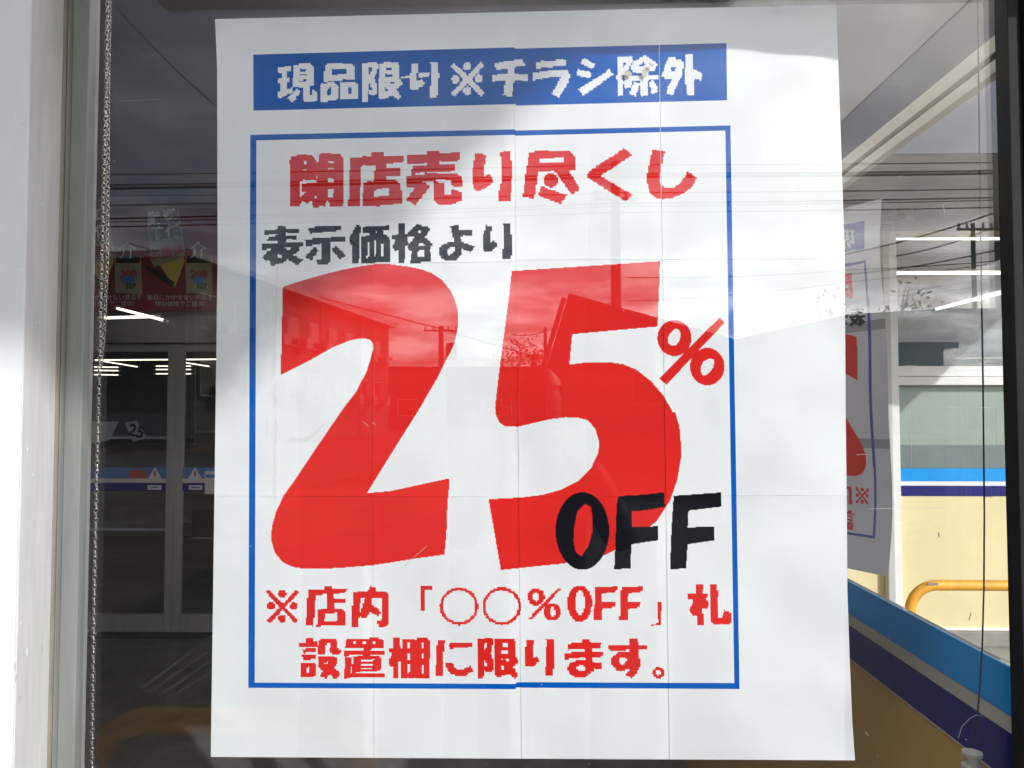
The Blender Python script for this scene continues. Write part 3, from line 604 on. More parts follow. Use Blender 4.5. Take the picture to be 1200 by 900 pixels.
for dx in (0, -83, 83, 166, 249):
    c = card([(186 + dx, 309), (205 + dx, 336), (216 + dx, 306), (213 + dx, 293)], y2, M['cardyellow'], 'yellow_triangle')
    c2 = card([(171 + dx, 241), (209 + dx, 241), (217 + dx, 300), (181 + dx, 313), (176 + dx, 305)], y3, M['cardcream'])
    card([(173 + dx, 310), (205 + dx, 331), (200 + dx, 336), (170 + dx, 314)], y2 - 0.001, M['cardblack'], 'triangle_shadow_strip')
    card([(172 + dx, 249), (206 + dx, 244), (212 + dx, 276), (178 + dx, 283)], y3 - 0.0015, M['heading'], 'heading_block')
    a = math.radians(8)
    for tx, ty, ch in ((181, 261, '厳'), (199, 258, '選'), (185, 279, '特'), (203, 276, '価')):
        p = at(tx + dx, ty, y4); txt(ch, 0.088, (p.x, y4, p.z), M['letterpale'], c2, bold=0.004, roty=a, align='CENTER')
    p = at(196 + dx, 297, y4); txt('お買得', 0.075, (p.x, y4, p.z - 0.02), M['cardred'], c2, bold=0.003, roty=a, align='CENTER')
    p = at(232 + dx, 294, y4); txt('介', 0.12, (p.x, y4, p.z - 0.04), M['printgrey'], bn, bold=0.0, align='CENTER')
    q = card([(217 + dx, 300), (248 + dx, 300), (249 + dx, 345), (218 + dx, 343)], y2, M['cardcream'])
    p = at(233 + dx, 326, y3); txt('208', 0.075, (p.x, y3, p.z), M['cardred'], q, bold=0.004, align='CENTER')
    MB().prism([at(233 + dx + 8 * math.cos(k * 0.7854), 328 + 5 * math.sin(k * 0.7854), y3 - 0.002) for k in range(8)], (0, 0.002, 0)).build('blue_blob', M['cardblue'], q)
    p = at(236 + dx, 338, y3); txt('327', 0.045, (p.x, y3, p.z), M['cardblack'], q, bold=0.002, align='CENTER')
    MB().prism([at(219 + dx, 300, y3), at(247 + dx, 300, y3), at(247 + dx, 308, y3), at(219 + dx, 308, y3)], (0, 0.002, 0)).build('dark_heading', M['cardblack'], q)
for dx in (-83, 0, 83, 166):
    p = at(211 + dx, 351, yb - 0.004); txt('毎日にかかせない商品を', 0.040, (p.x, yb - 0.004, p.z), M['printgrey'], bn, align='CENTER')
    p = at(211 + dx, 358.5, yb - 0.004); txt('特別価格でご提供!', 0.040, (p.x, yb - 0.004, p.z), M['printgrey'], bn, align='CENTER')

bw = thing('porch_back_wall', 'dark grey wall over and beside the automatic door', 'wall')
zd1 = pxZ(402, YD); zd0 = pxZ(744, YD)
MB().box(-4.2, 0.70, YD + 0.02, YD + 0.12, zd1 + 0.006, 2.949).build('upper_panel', M['intwall'], bw)
MB().box(-0.9, 0.70, YD + 0.02, YD + 0.12, 0.031, zd1 + 0.0055).build('side_panel', M['intwall'], bw)
MB().box(-4.2, -0.9, YD - 0.05, YD + 0.0195, zd1 + 0.006, pxZ(376, YD)).build('operator_cover', M['doorframe'], bw)
dr = thing('automatic_door', 'glazed automatic sliding door with blue stripe and warning stickers', 'door')
def leaf(xa, xb, y):
    f = MB()
    L = MB().box(xa, xa + 0.052, y, y + 0.035, zd0, zd1).build('stile', M['doorframe'], dr, bevel=0.002)
    MB().box(xb - 0.052, xb, y, y + 0.035, zd0, zd1).build('stile', M['doorframe'], dr, bevel=0.002)
    MB().box(xa + 0.0525, xb - 0.0525, y, y + 0.035, zd0, pxZ(723, YD)).build('bottom_rail', M['doorframe'], dr)
    MB().box(xa + 0.0525, xb - 0.0525, y, y + 0.035, zd1 - 0.05, zd1).build('top_rail', M['doorframe'], dr)
    MB().box(xa + 0.0525, xb - 0.0525, y + 0.014, y + 0.020, pxZ(723, YD) + 0.0005, zd1 - 0.0505).build('pane', M['sideglass'], dr)
    MB().box(xa + 0.053, xb - 0.053, y + 0.0115, y + 0.0135, pxZ(561.5, YD), pxZ(549, YD)).build('blue_stripe', M['cardblue'], dr)
    MB().box(xa + 0.053, xb - 0.053, y + 0.0115, y + 0.0135, pxZ(567, YD), pxZ(562, YD)).build('white_stripe', M['printgrey'], dr)
    MB().box(xa + 0.053, xb - 0.053, y + 0.0115, y + 0.0135, pxZ(577, YD), pxZ(567.5, YD)).build('navy_stripe', M['navy'], dr)
xm = pxX(205, YD)
leaf(xm - 1.0, xm - 0.001, YD); leaf(xm + 0.001, xm + 1.0, YD)
ys = YD + 0.009
for cx, sx in ((181.5, 181), (228.5, 229)):
    t = MB().prism([at(cx - 8, 561, ys), at(cx + 8, 561, ys), at(cx, 547.5, ys)], (0, 0.002, 0)).build('warning_triangle', M['printgrey'], dr)
    MB().prism([at(cx - 1, 558, ys - 0.002), at(cx + 1, 558, ys - 0.002), at(cx + 1, 552, ys - 0.002), at(cx - 1, 552, ys - 0.002)], (0, 0.001, 0)).build('pictogram', M['cardred'], t)
    t = MB().prism([at(sx - 8, 574, ys), at(sx + 8, 574, ys), at(sx + 8, 568.5, ys), at(sx - 8, 568.5, ys)], (0, 0.002, 0)).build('arrow_sticker', M['printgrey'], dr)
    MB().prism([at(sx - 5, 572, ys - 0.002), at(sx + 5, 572, ys - 0.002), at(sx + 5, 570.5, ys - 0.002), at(sx - 5, 570.5, ys - 0.002)], (0, 0.001, 0)).build('arrow', M['cardblue'], t)
MB().prism([at(152, 560.5, ys), at(172, 560.5, ys), at(172, 551, ys), at(152, 551, ys)], (0, 0.002, 0)).build('red_sticker', M['cardred'], dr)
n = MB().prism([at(240, 579, ys - 0.003), at(257, 579, ys - 0.003), at(257, 552, ys - 0.003), at(240, 552, ys - 0.003)], (0, 0.002, 0)).build('notice', M['printgrey'], dr)
MB().prism([at(241, 560, ys - 0.005), at(256, 560, ys - 0.005), at(256, 556, ys - 0.005), at(241, 556, ys - 0.005)], (0, 0.001, 0)).build('notice_heading', M['cardblue'], n)
# the store
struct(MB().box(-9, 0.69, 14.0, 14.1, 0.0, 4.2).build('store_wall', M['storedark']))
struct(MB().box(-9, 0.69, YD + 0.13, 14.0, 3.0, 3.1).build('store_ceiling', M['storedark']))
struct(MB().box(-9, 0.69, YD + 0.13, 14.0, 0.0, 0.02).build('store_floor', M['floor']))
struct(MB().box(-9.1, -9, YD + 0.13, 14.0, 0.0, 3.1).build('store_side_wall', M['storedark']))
G2 = 'ceiling lamps inside the store'
def lampS(a, b, c, d, Y, Y2, r, lab): tube_lamp(at(a, b, Y), at(c, d, Y2), r, lab, G2)
lampS(112, 422, 262, 421, 9.0, 9.0, 0.010, 'long lit tube just below the door head inside the store')
lampS(122, 423.5, 162, 430, 9.4, 8.2, 0.008, 'slanting lit tube under the long tube, left of the door stiles')
lampS(217, 425, 246, 429.5, 9.4, 8.2, 0.008, 'slanting lit tube under the long tube, right of the door stiles')
for y_, nm in ((430, 'topmost'), (434, 'middle'), (439, 'lowest')):
    lampS(111, y_, 139, y_ + 0.4, 12.5, 12.5, 0.011, nm + ' short lit tube of the stack beside the steel chain')
    lampS(183, y_ - 1, 224, y_ - 1, 12.5, 12.5, 0.011, nm + ' short lit tube of the stack behind the door stiles')
G3 = 'lamps hung in the porch'
tube_lamp(at(123, 372.5, 3.6), at(181, 371, 3.6), 0.009, 'level lit tube under the red banner', G3)
tube_lamp(at(138, 361.5, 3.7), at(193, 375.5, 3.2), 0.008, 'slanting lit tube crossing the level tube under the red banner', G3)
for k_, (xx, yy) in enumerate(((-0.75, 0.5), (-0.75, 1.2))):  # two unseen fill lights, added to brighten the inside of the porch
    t = thing('fill_light', ('twin tube fill light added unseen behind the top of the poster', 'twin tube fill light added unseen, the one farther from the poster')[k_], 'fill light', 'added twin tube fill lights')
    MB().box(xx, xx + 1.25, yy - 0.10, yy + 0.10, 2.90, 2.9495).build('housing', M['white'], t, bevel=0.004)
    for s_ in (-0.05, 0.05): MB().tube([(xx + 0.02, yy + s_, 2.878), (xx + 1.23, yy + s_, 2.878)], 0.016, 8).build('tube', M['lampfill'], t, smooth=True)
# goods seen through the door
tb = thing('display_table', 'brown display table behind the door stripe', 'table')
MB().box(-4.4, -2.2, 4.9, 5.7, 1.18, 1.23).build('tabletop', M['brown'], tb)
MB().box(-4.35, -2.25, 4.95, 5.65, 0.75, 1.1795).build('skirt', M['storedark'], tb)
for xx in (-4.3, -2.35):
    for yy in (5.0, 5.55): MB().box(xx, xx + 0.05, yy, yy + 0.05, 0.02, 0.7495).build('leg', M['steel'], tb)
def leaning(pts, Y, label, text=None):
    s = thing('price_sheet', label, 'sign', 'price sheets on the display table')
    ps = [at(a, b, Y) for a, b in pts]
    MB().prism(ps, (0, 0.004, 0)).build('sheet', M['greypanel'], s)
    if text:
        c = sum(ps, Vector()) / 4; txt(text, 0.13, (c.x, Y - 0.003, c.z - 0.045), M['cardblack'], s, bold=0.004, roty=-0.25, align='CENTER')
leaning([(146, 495), (160, 493), (172, 513), (156, 518)], 5.0, 'small grey price sheet marked 25 leaning on the display table', '25')
leaning([(108, 494), (139, 494), (128, 516), (106, 520)], 5.05, 'blank grey price sheet leaning on the display table')
for k, (xx, yy, w, h) in enumerate(((-6.5, 8.0, 2.4, 1.5), (-3.6, 8.4, 2.2, 1.45), (-6.0, 11, 3.0, 1.6))):
    s = thing('store_shelf', ('dim gondola shelf standing behind the left door leaf', 'dim gondola shelf standing behind the door stiles', 'dim tall shelf at the back of the store')[k], 'shelf')
    MB().box(xx, xx + w, yy + 0.2, yy + 0.25, 0.02, h).build('back_panel', M['storedark'], s)
    for z in (0.15, 0.5, 0.85, 1.2): MB().box(xx, xx + w, yy - 0.25, yy + 0.1995, z, z + 0.03).build('shelf_board', M['doorframe'], s)
# ------------------------------------------------------------------ chain, cord, tape, scuffs near the pane
def catm(t, pts):                                # piecewise-linear px as a function of py
    return float(np.interp(t, [p[1] for p in pts], [p[0] for p in pts]))
link_me = None
def chain(label, path, y0, y1, Y, n, ph, group):
    global link_me
    t = thing('blind_chain', label, 'chain', group)
    if link_me is None:
        bm = bmesh.new()
        R, r, K, k = 0.0030, 0.00072, 12, 6
        vs = []
        for i in range(K):
            a = 2 * math.pi * i / K
            for j in range(k):
                b = 2 * math.pi * j / k
                rr = R * 0.78 + r * math.cos(b)
                vs.append(bm.verts.new((rr * math.cos(a), r * math.sin(b), (rr * math.sin(a)) * 1.35)))
        for i in range(K):
            for j in range(k):
                bm.faces.new((vs[i * k + j], vs[((i + 1) % K) * k + j], vs[((i + 1) % K) * k + (j + 1) % k], vs[i * k + (j + 1) % k]))
        link_me = bpy.data.meshes.new('link'); bm.to_mesh(link_me); bm.free()
        link_me.polygons.foreach_set('use_smooth', [True] * len(link_me.polygons)); link_me.materials.append(M['chrome'])
    for i in range(n):
        py = y0 + (y1 - y0) * (i + 0.5) / n
        p = at(catm(py, path), py, Y)
        o = bpy.data.objects.new('link', link_me); COL.objects.link(o); o.parent = t; o.location = p
        o.rotation_euler = (0.35, 0.12, (0.8 if i % 2 else -0.6) + ph)
CP = [(126, -20), (124.5, 100), (122, 200), (119, 330), (117, 420), (114.5, 520), (112.5, 600), (110.5, 700), (109, 800), (107.5, 920)]
chain('steel curb chain hanging down the left side of the pane', CP, -15, 915, 0.05, 166, 0.0, None)
CP2 = [(129, -20), (127, 100), (126.5, 200), (126, 300), (122.5, 380), (117.5, 440), (116, 540), (114.5, 600)]
chain('second strand of steel chain twisting beside the long hanging chain', CP2, -15, 430, 0.060, 80, 0.5, None)

cord = thing('window_blind_pull', 'thin dark blind cord with a weight hanging by the dark corner post', 'cord')
MB().tube([at(x, y, 0.05) for x, y in ((1145, -30), (1147.5, 150), (1149.5, 300), (1152, 450), (1153.5, 600), (1153, 690), (1151, 760), (1147, 820), (1141.5, 872))], 0.0011, 6).build('string', M['cord'], cord, smooth=True)
c = at(1139.5, 892, 0.05)
MB().lathe([(0.004, 0.014), (0.0125, 0.012), (0.0125, 0.008), (0.0075, 0.005), (0.0075, -0.002), (0.013, -0.005), (0.0145, -0.018), (0.011, -0.028)][::-1], c).build('weight', M['stripegrey'], cord, smooth=False)
MB().tube([at(x, y, 0.046) for x, y in ((1123, 865), (1127, 852), (1136, 842), (1144, 838), (1151, 839))], 0.0004, 5).build('loose_thread', M['printgrey'], cord)

def tape(pts, label, Y=0.0066):
    t = MB().prism([at(a, b, Y) for a, b in pts], (0, 0.0002, 0)).build('clear_tape', M['tape'])
    tag(t, label, 'tape')
tape([(903, -12), (938, -12), (937, 8), (925, 12), (915, 10), (906, 2)], 'clear tape tab stuck over the top edge of the poster')
tape([(938, 4), (968, -2), (980, 5), (975, 6.5), (945, 8)], 'narrow clear tape sliver beside the top corner of the poster')
# torn scraps on the band, scuffs on the pane
def flake(pts, Y, m, nm, par):
    return MB().prism([at(a, b, Y) for a, b in pts], (0, 0.0003, 0)).build(nm, m, par)
for pts in ([(731.5, 84), (735, 82), (739, 83.5), (741, 87), (737, 90), (733, 88.5)], [(752, 82), (755.5, 81), (759, 84), (757.5, 90), (754, 88)], [(759.5, 74), (763, 73.5), (766, 76), (764, 79)]):
    flake(pts, 0.0074, M['stripegrey'], 'torn_flake', poster)
def scuff(a, b, w=0.2, Y=-0.0006):
    p, q = at(*a, Y), at(*b, Y); MB().tube([p, (p + q) / 2 + Vector((0, 0, 0.0006)), q], w / 900, 4).build('scuff', M['scratch'], win)
for a, b in (((139, 119), (160, 118.5)), ((160, 118.5), (187, 116)), ((1083, 62), (1086, 60)), ((1049, 102), (1056, 102)), ((1060, 428), (1092, 431)), ((1067, 478), (1068, 545)), ((1110, 477), (1166, 478)), ((1167, 478), (1168, 540)),
             ((436, 495), (440, 498)), ((425, 494), (432, 500)), ((474, 664), (500, 640)), ((1018, 596), (1105, 596)), ((986, 262), (990, 266)), ((1055, 205), (1052, 209)), ((1105, 240), (1107, 250)), ((1004, 533), (1020, 533)), ((1014, 858), (1018, 862)), ((1028, 884), (1030, 888))):
    scuff(a, b, 0.22)

for pts in ([(325, 312), (323.5, 360), (322.5, 400), (322, 440)], [(324, 448), (322, 456), (325, 466), (323, 474)], [(323, 490), (325, 505), (322.5, 522), (324.5, 540), (322.5, 560), (323.5, 590)], [(340, 512), (350, 515), (362, 512), (372, 505), (380, 497)],
            [(862, 346), (870, 356), (882, 362)]):
    MB().tube([at(a, b, 0.0072) for a, b in pts], 0.2 / 900, 4).build('crease', M['crease'], poster)
dm = MB(); rd = random.Random(21)
for k in range(170):                             # dust specks on the outside of the pane
    p = at(rd.uniform(108, 1165), rd.uniform(0, 900), -0.0005); r0 = rd.choice((0.25, 0.3, 0.35, 0.6)) / 900; a0 = rd.uniform(0, 6)
    dm.poly([(p.x + r0 * math.cos(a0 - j * 1.2566), p.y, p.z + r0 * rd.uniform(0.6, 1.3) * math.sin(a0 - j * 1.2566)) for j in range(5)])
dust = dm.build('dust_specks', M['scratch'], win); dust['kind'] = 'stuff'
# second copy of the poster, hanging by the side window and seen from its back
def poster_back():
    pitch = 2.0
    xs = np.arange(250, 1001, pitch); ysv = np.arange(22, 888, pitch)
    u, v = np.meshgrid((xs - 250) / 750, (ysv - 22) / 866)
    near_t, near_b = at(1040, 232, 0.30), at(1047, 677, 0.30)
    far_t, far_b = at(800, 297, 0.75), at(803, 627, 0.75)
    n = (1 - u)[..., None]; f = u[..., None]; tt = (1 - v)[..., None]; bb = v[..., None]
    P = n * (tt * np.array(near_t) + bb * np.array(near_b)) + f * (tt * np.array(far_t) + bb * np.array(far_b))
    bend = 0.005 * np.sin(v * 6.0 + 0.6) * np.exp(-u * 5) + 0.002 * np.sin(v * 13 + u * 9)
    P = P + np.stack([-bend - 0.006, 0.3 * bend, 0 * bend], -1)
    cx, cy = np.meshgrid((xs[:-1] + xs[1:]) / 2, (ysv[:-1] + ysv[1:]) / 2)
    ink = ink_map(cx, cy)
    band = ((cy > 300) & (cy < 324)) | ((cy > 575) & (cy < 599))
    ink = np.where(band & (ink == 0), 4, ink)  # overlap strips coloured darker for the backlight that doubled paper blocks
    nu, nv = len(xs) - 1, len(ysv) - 1
    i, j = np.meshgrid(np.arange(nu), np.arange(nv)); k = nu + 1
    q = np.stack([j * k + i, j * k + i + 1, (j + 1) * k + i + 1, (j + 1) * k + i], -1).reshape(-1, 4)
    me = grid_mesh('second_poster', P.reshape(-1, 3), q, ink.reshape(-1))
    for nm, c in (('paper back', (0.52, 0.51, 0.53)), ('blue seen through paper', (0.10, 0.12, 0.30)), ('red seen through paper', (0.55, 0.07, 0.06)), ('black seen through paper', (0.07, 0.07, 0.075)), ('doubled paper overlap', (0.30, 0.29, 0.30))):
        me.materials.append(mat(nm, c, 0.8, var=0.06, scale=6, spec=0.1, trans=0.3))
    o = bpy.data.objects.new('second_poster', me); COL.objects.link(o)
    return tag(o, 'grey sale poster seen from its back, lettering mirrored, hanging by the side window', 'poster')
poster_back()

# ------------------------------------------------------------------ across the street, seen in the pane
near_rail = pipe_rail('guard_rail', 'yellow U shaped pipe rail mirrored in the pane under the poster corner', mir(110, 850, -0.85).x, mir(432, 850, -0.85).x, -0.85, mir(250, 847, -0.85).z, 0.03, 0.13, M['yellow'])

M['apt'] = mat('apartment render', (0.20, 0.19, 0.17), 0.9, var=0.15, scale=0.6)
M['aptdark'] = mat('dark window glass', (0.03, 0.035, 0.04), 0.2)
M['roofdark'] = mat('dark roof tiles', (0.15, 0.145, 0.15), 0.8, var=0.3, scale=1.5)
M['housewall'] = mat('house siding', (0.19, 0.18, 0.165), 0.9, var=0.1, scale=1)
M['leaf'] = mat('leaves', (0.05, 0.08, 0.03), 0.7, var=0.3, scale=3)
M['bark'] = mat('bark', (0.07, 0.055, 0.04), 0.9, var=0.2, scale=6)

ap = thing('apartment_block', 'long apartment block with windows and air conditioners mirrored in the pane', 'building')
A = mir(216, 484, -30.0); B = mir(455, 484, -56.0); A.z = B.z = 0
H = mir(216, 303, -30.0).z
dv = (B - A).normalized(); nv_ = Vector((-dv.y, dv.x, 0)); nv_ = -nv_ if nv_.x < 0 else nv_
L = (B - A).length
back = -nv_ * 9
MB().prism([A, B, B + back, A + back], (0, 0, H)).build('wall', M['apt'], ap)
e = nv_ * 0.55 - dv * 0.5
MB().prism([A + e + Vector((0, 0, H + 0.01)), B + nv_ * 0.55 + Vector((0, 0, H + 0.01)), B + back + Vector((0, 0, H + 0.01)), A + back - dv * 0.5 + Vector((0, 0, H + 0.01))], (0, 0, 0.28)).build('roof_eave', M['white'], ap)
for fl in range(3):
    z = H - 2.0 - fl * 2.9
    if z < 0.5: break
    for k in range(9):
        c = A + dv * (1.6 + k * (L - 3) / 8.5) + Vector((0, 0, z))
        w = MB().obox(c + nv_ * 0.05, dv * 0.62, nv_ * 0.05, Vector((0, 0, 0.75))).build('window_frame', M['white'], ap)
        MB().obox(c + nv_ * 0.105, dv * 0.55, nv_ * 0.006, Vector((0, 0, 0.68))).build('pane', M['aptdark'], w)
        MB().obox(c + nv_ * 0.3 + dv * 1.15 - Vector((0, 0, 0.55)), dv * 0.4, nv_ * 0.25, Vector((0, 0, 0.28))).build('air_conditioner', M['stripegrey'], ap)
for k in range(4):
    c = A + dv * (0.5 + k * L / 4) + nv_ * 0.12
    MB().tube([c + Vector((0, 0, 0.1)), c + Vector((0, 0, H - 0.05))], 0.06, 6).build('downpipe', M['stripegrey'], ap)

hs = thing('gable_house', 'dark house with a lopsided gable roof mirrored in the figure five', 'house')
Yh = -22.0
apx, le, re_ = mir(664, 352, Yh), mir(640, 432, Yh), mir(845, 402, Yh)
MB().prism([(le.x, Yh, 0), (le.x, Yh, le.z), tuple(apx), tuple(re_), (re_.x, Yh, 0)], (0, -9, 0)).build('wall', M['housewall'], hs)
for a, b, nm in ((apx, le, 'roof'), (apx, re_, 'roof')):
    d = (b - a).normalized(); b2 = b + d * 0.25; up = Vector((-d.z, 0, d.x)); up = up if up.z > 0 else -up
    MB().prism([a + up * 0.02, b2 + up * 0.02, b2 + up * 0.17, a + up * 0.17], (0, -9.5, 0)).build(nm, M['roofdark'], hs).location = (0, 0.35, 0)
for px_ in (760,):
    c = mir(px_, 455, Yh)
    w = MB().box(c.x - 0.5, c.x + 0.5, Yh, Yh + 0.06, c.z - 0.5, c.z + 0.5).build('window_frame', M['pole'], hs)
    MB().box(c.x - 0.43, c.x + 0.43, Yh + 0.0605, Yh + 0.07, c.z - 0.43, c.z + 0.43).build('pane', M['aptdark'], w)

h2 = thing('low_house', 'low grey roofed house mirrored beside the dark corner post', 'house')
Y2 = -17.0
pa, pb, pc, pd = mir(860, 412, Y2), mir(985, 381, Y2), mir(1100, 374, Y2), mir(1330, 374, Y2)
MB().prism([(pa.x, Y2, 0), tuple(pa), tuple(pb), tuple(pc), tuple(pd), (pd.x, Y2, 0)], (0, -8, 0)).build('wall', M['housewall'], h2)
MB().prism([pa + Vector((-0.3, 0.4, 0.02)), pb + Vector((0, 0.4, 0.02)), pc + Vector((0, 0.4, 0.02)), pd + Vector((0.3, 0.4, 0.02)), pd + Vector((0.3, 0.4, 0.2)), pc + Vector((0, 0.4, 0.2)), pb + Vector((0, 0.4, 0.2)), pa + Vector((-0.3, 0.4, 0.2))], (0, -8.6, 0)).build('roof', M['roofdark'], h2)
c = mir(1000, 440, Y2)
w = MB().box(c.x - 0.6, c.x + 0.6, Y2, Y2 + 0.05, c.z - 0.45, c.z + 0.45).build('window_frame', M['pole'], h2)
MB().box(c.x - 0.53, c.x + 0.53, Y2 + 0.051, Y2 + 0.06, c.z - 0.38, c.z + 0.38).build('pane', M['aptdark'], w)

lb = thing('long_low_building', 'long flat roofed building along the mirrored horizon', 'building')
Y3 = -70.0
q0, q1 = mir(330, 436, Y3), mir(660, 434, Y3)
MB().prism([(q0.x, Y3, 0), (q1.x, Y3, 0), (q1.x, Y3, q1.z), (q0.x, Y3, q1.z)], (0, -12, 0)).build('wall', M['housewall'], lb)
MB().box(q0.x - 0.4, q1.x + 0.4, Y3 - 12.2, Y3 + 0.3, q1.z + 0.01, q1.z + 0.35).build('roof', M['roofdark'], lb)
for k in range(10):
    x = q0.x + (q1.x - q0.x) * (k + 0.5) / 10
    w = MB().box(x - 0.9, x + 0.9, Y3, Y3 + 0.05, 1.2, 2.8).build('window_frame', M['white'], lb)
    MB().box(x - 0.8, x + 0.8, Y3 + 0.051, Y3 + 0.06, 1.3, 2.7).build('pane', M['aptdark'], w)

def pole(px, ytop, Y, r, label, arms=(), box=False):
    t = thing('utility_pole', label, 'utility pole', 'utility poles across the street')
    p = mir(px, ytop, Y)
    MB().tube([(p.x, Y, 0), (p.x, Y, p.z)], r, 10, r1=r * 0.72).build('shaft', M['pole'], t, smooth=True)
    for dz, w in arms:
        a = MB().box(p.x - w, p.x + w, Y + r, Y + r + 0.09, p.z - dz - 0.05, p.z - dz + 0.05).build('crossarm', M['steel'], t)
        for s in (-0.9, -0.45, 0.45, 0.9):
            MB().lathe([(0.05, 0), (0.07, 0.08), (0.04, 0.11), (0.06, 0.2), (0.02, 0.24)], (p.x + w * s, Y + r + 0.045, p.z - dz + 0.052), 8).build('insulator', M['white'], a)
    if box: MB().lathe([(0.3, 0), (0.34, 0.1), (0.34, 0.9), (0.2, 1.0)], (p.x + r + 0.42, Y, p.z - 2.0), 12).build('transformer', M['pole'], t)
YW = -24.0
pole(721, 190, YW, 0.20, 'tall thick utility pole behind the gable house roof', arms=((0.35, 0.9), (1.3, 0.7)))
pole(517, 382, -44, 0.20, 'utility pole with transformer beside the upper curve of the two', arms=((0.3, 1.0),), box=True)
pole(445, 418, -66, 0.2, 'short distant utility pole above the long low building', arms=((0.3, 1.2),))
pole(639, 384, -30, 0.09, 'slim pole next to the gable house')
pole(1140, 262, -34, 0.13, 'thin utility pole seen through the side window reflection', arms=((0.3, 0.8),))
pole(-330, 180, YW, 0.20, 'tall utility pole beyond the apartment side of the street', arms=((0.35, 0.9), (1.3, 0.7)))
pole(1700, 165, YW, 0.20, 'tall utility pole beyond the low house side of the street', arms=((0.35, 0.9), (1.3, 0.7)))
GW = 'overhead power lines across the street'
def wire(pts, r, label, sag=0.0, group=GW):
    ps = []
    for a, b in zip(pts[:-1], pts[1:]):
        for k in range(14):
            t = k / 14; v = a.lerp(b, t); v.z -= sag * 4 * t * (1 - t); ps.append(v)
    ps.append(pts[-1])
    o = MB().tube(ps, r, 5).build('power_line', M['wire'], None, smooth=True); tag(o, label, 'cable', group)
for k, (a, b, r, yo) in enumerate(((203, 182, 0.020, 0), (216, 191, 0.030, 0.1), (220, 194, 0.045, 0.25), (240, 212, 0.022, 0.1), (257, 221, 0.028, 0.2), (261, 224, 0.018, 0.32), (266, 233, 0.022, 0.1))):
    ya = a + (108 + 330) / 1062 * (a - b) * 0.4; yc = b - 0.2 * (a - b)
    mid = a + (b - a) * (721 - 108) / 1062
    wire([mir(-330, ya, YW + yo), mir(721, mid + 2, YW + yo), mir(1700, yc, YW + yo)], r,
         ('topmost thin overhead line above the pole insulators', 'second overhead line just above the thickest bundle', 'thickest overhead cable bundle', 'lone overhead line in the widest gap below the thick bundle', 'upper line of the lowest bunch of overhead lines', 'middle thin line of the lowest bunch of overhead lines', 'lowest overhead line of the whole bunch')[k], sag=0.12)
top = mir(721, 325, YW)
for k, (pts, r) in enumerate((([(735, 325), (1000, 316), (1300, 292)], 0.018), ([(735, 353), (1000, 330), (1300, 285)], 0.015), ([(985, 299), (1175, 246), (1500, 150)], 0.022), ([(985, 322), (1175, 291), (1500, 240)], 0.018), ([(1050, 300), (1175, 262), (1500, 165)], 0.014), ([(600, 392), (639, 388), (720, 352)], 0.02), ([(150, 285), (520, 386), (700, 436)], 0.03), ([(120, -10), (260, 130), (420, 290)], 0.012))):
    wire([mir(a, b, (-26, -26, -20, -20, -19, -30, -42, -14)[k]) for a, b in pts], r,
         ('service cable leaving the thick pole towards the low house', 'lower service cable leaving the thick pole', 'rising cable crossing the office window reflection', 'lower rising cable under the steepest one by the corner post', 'faint rising cable between two darker ones by the corner post', 'short cable joining the slim pole and the gable roof', 'long sloping cable over the apartment roof to the transformer pole', 'steep thin cable slanting down past the poster corner')[k], sag=0.1, group='service cables across the street')

def tree(px, py_base, Y, h, spread, nleaf, label, seed):
    rnd = random.Random(seed)
    b = mir(px, 500, Y); t = thing('street_tree', label, 'tree', 'sparse trees across the street')
    m = MB(); tips = []
    m.tube([(b.x, Y, 0), (b.x + 0.05, Y, h * 0.3), (b.x, Y, h * 0.55)], 0.11, 7, r1=0.06)
    for k in range(9):
        a = rnd.uniform(0, 6.28); z0 = h * rnd.uniform(0.32, 0.55); l = spread * rnd.uniform(0.6, 1.0)
        e = Vector((b.x + l * math.cos(a), Y + l * math.sin(a), z0 + h * rnd.uniform(0.2, 0.45)))
        s = Vector((b.x, Y, z0)); q = s.lerp(e, 0.5) + Vector((0, 0, -0.1))
        m.tube([s, q, e], 0.035, 5, r1=0.010)
        for j in range(3):
            f = e + Vector((rnd.uniform(-.4, .4), rnd.uniform(-.4, .4), rnd.uniform(0, .6))) * spread * 0.6
            m.tube([q.lerp(e, 0.6), f], 0.012, 4, r1=0.005); tips += [f, e.lerp(f, 0.5)]
    m.build('trunk', M['bark'], t)
    lm = MB()
    for k in range(nleaf):
        c = rnd.choice(tips) + Vector((rnd.gauss(0, .22), rnd.gauss(0, .22), rnd.gauss(0, .18)))
        u = Vector((rnd.uniform(-1, 1), rnd.uniform(-1, 1), rnd.uniform(-1, 1))).normalized() * 0.07; v = u.orthogonal().normalized() * 0.035
        lm.poly([c - u, c + v, c + u, c - v])
    lm.build('crown', M['leaf'], t)
tree(606, 0, -27, 4.2, 1.0, 420, 'sparse small tree mirrored in the stem of the five', 3)
tree(1015, 0, -16, 4.4, 1.0, 110, 'sparse branching tree mirrored over the second poster', 5)
tree(1065, 0, -17, 4.2, 0.9, 70, 'low sparse tree beside the larger branching tree', 8)

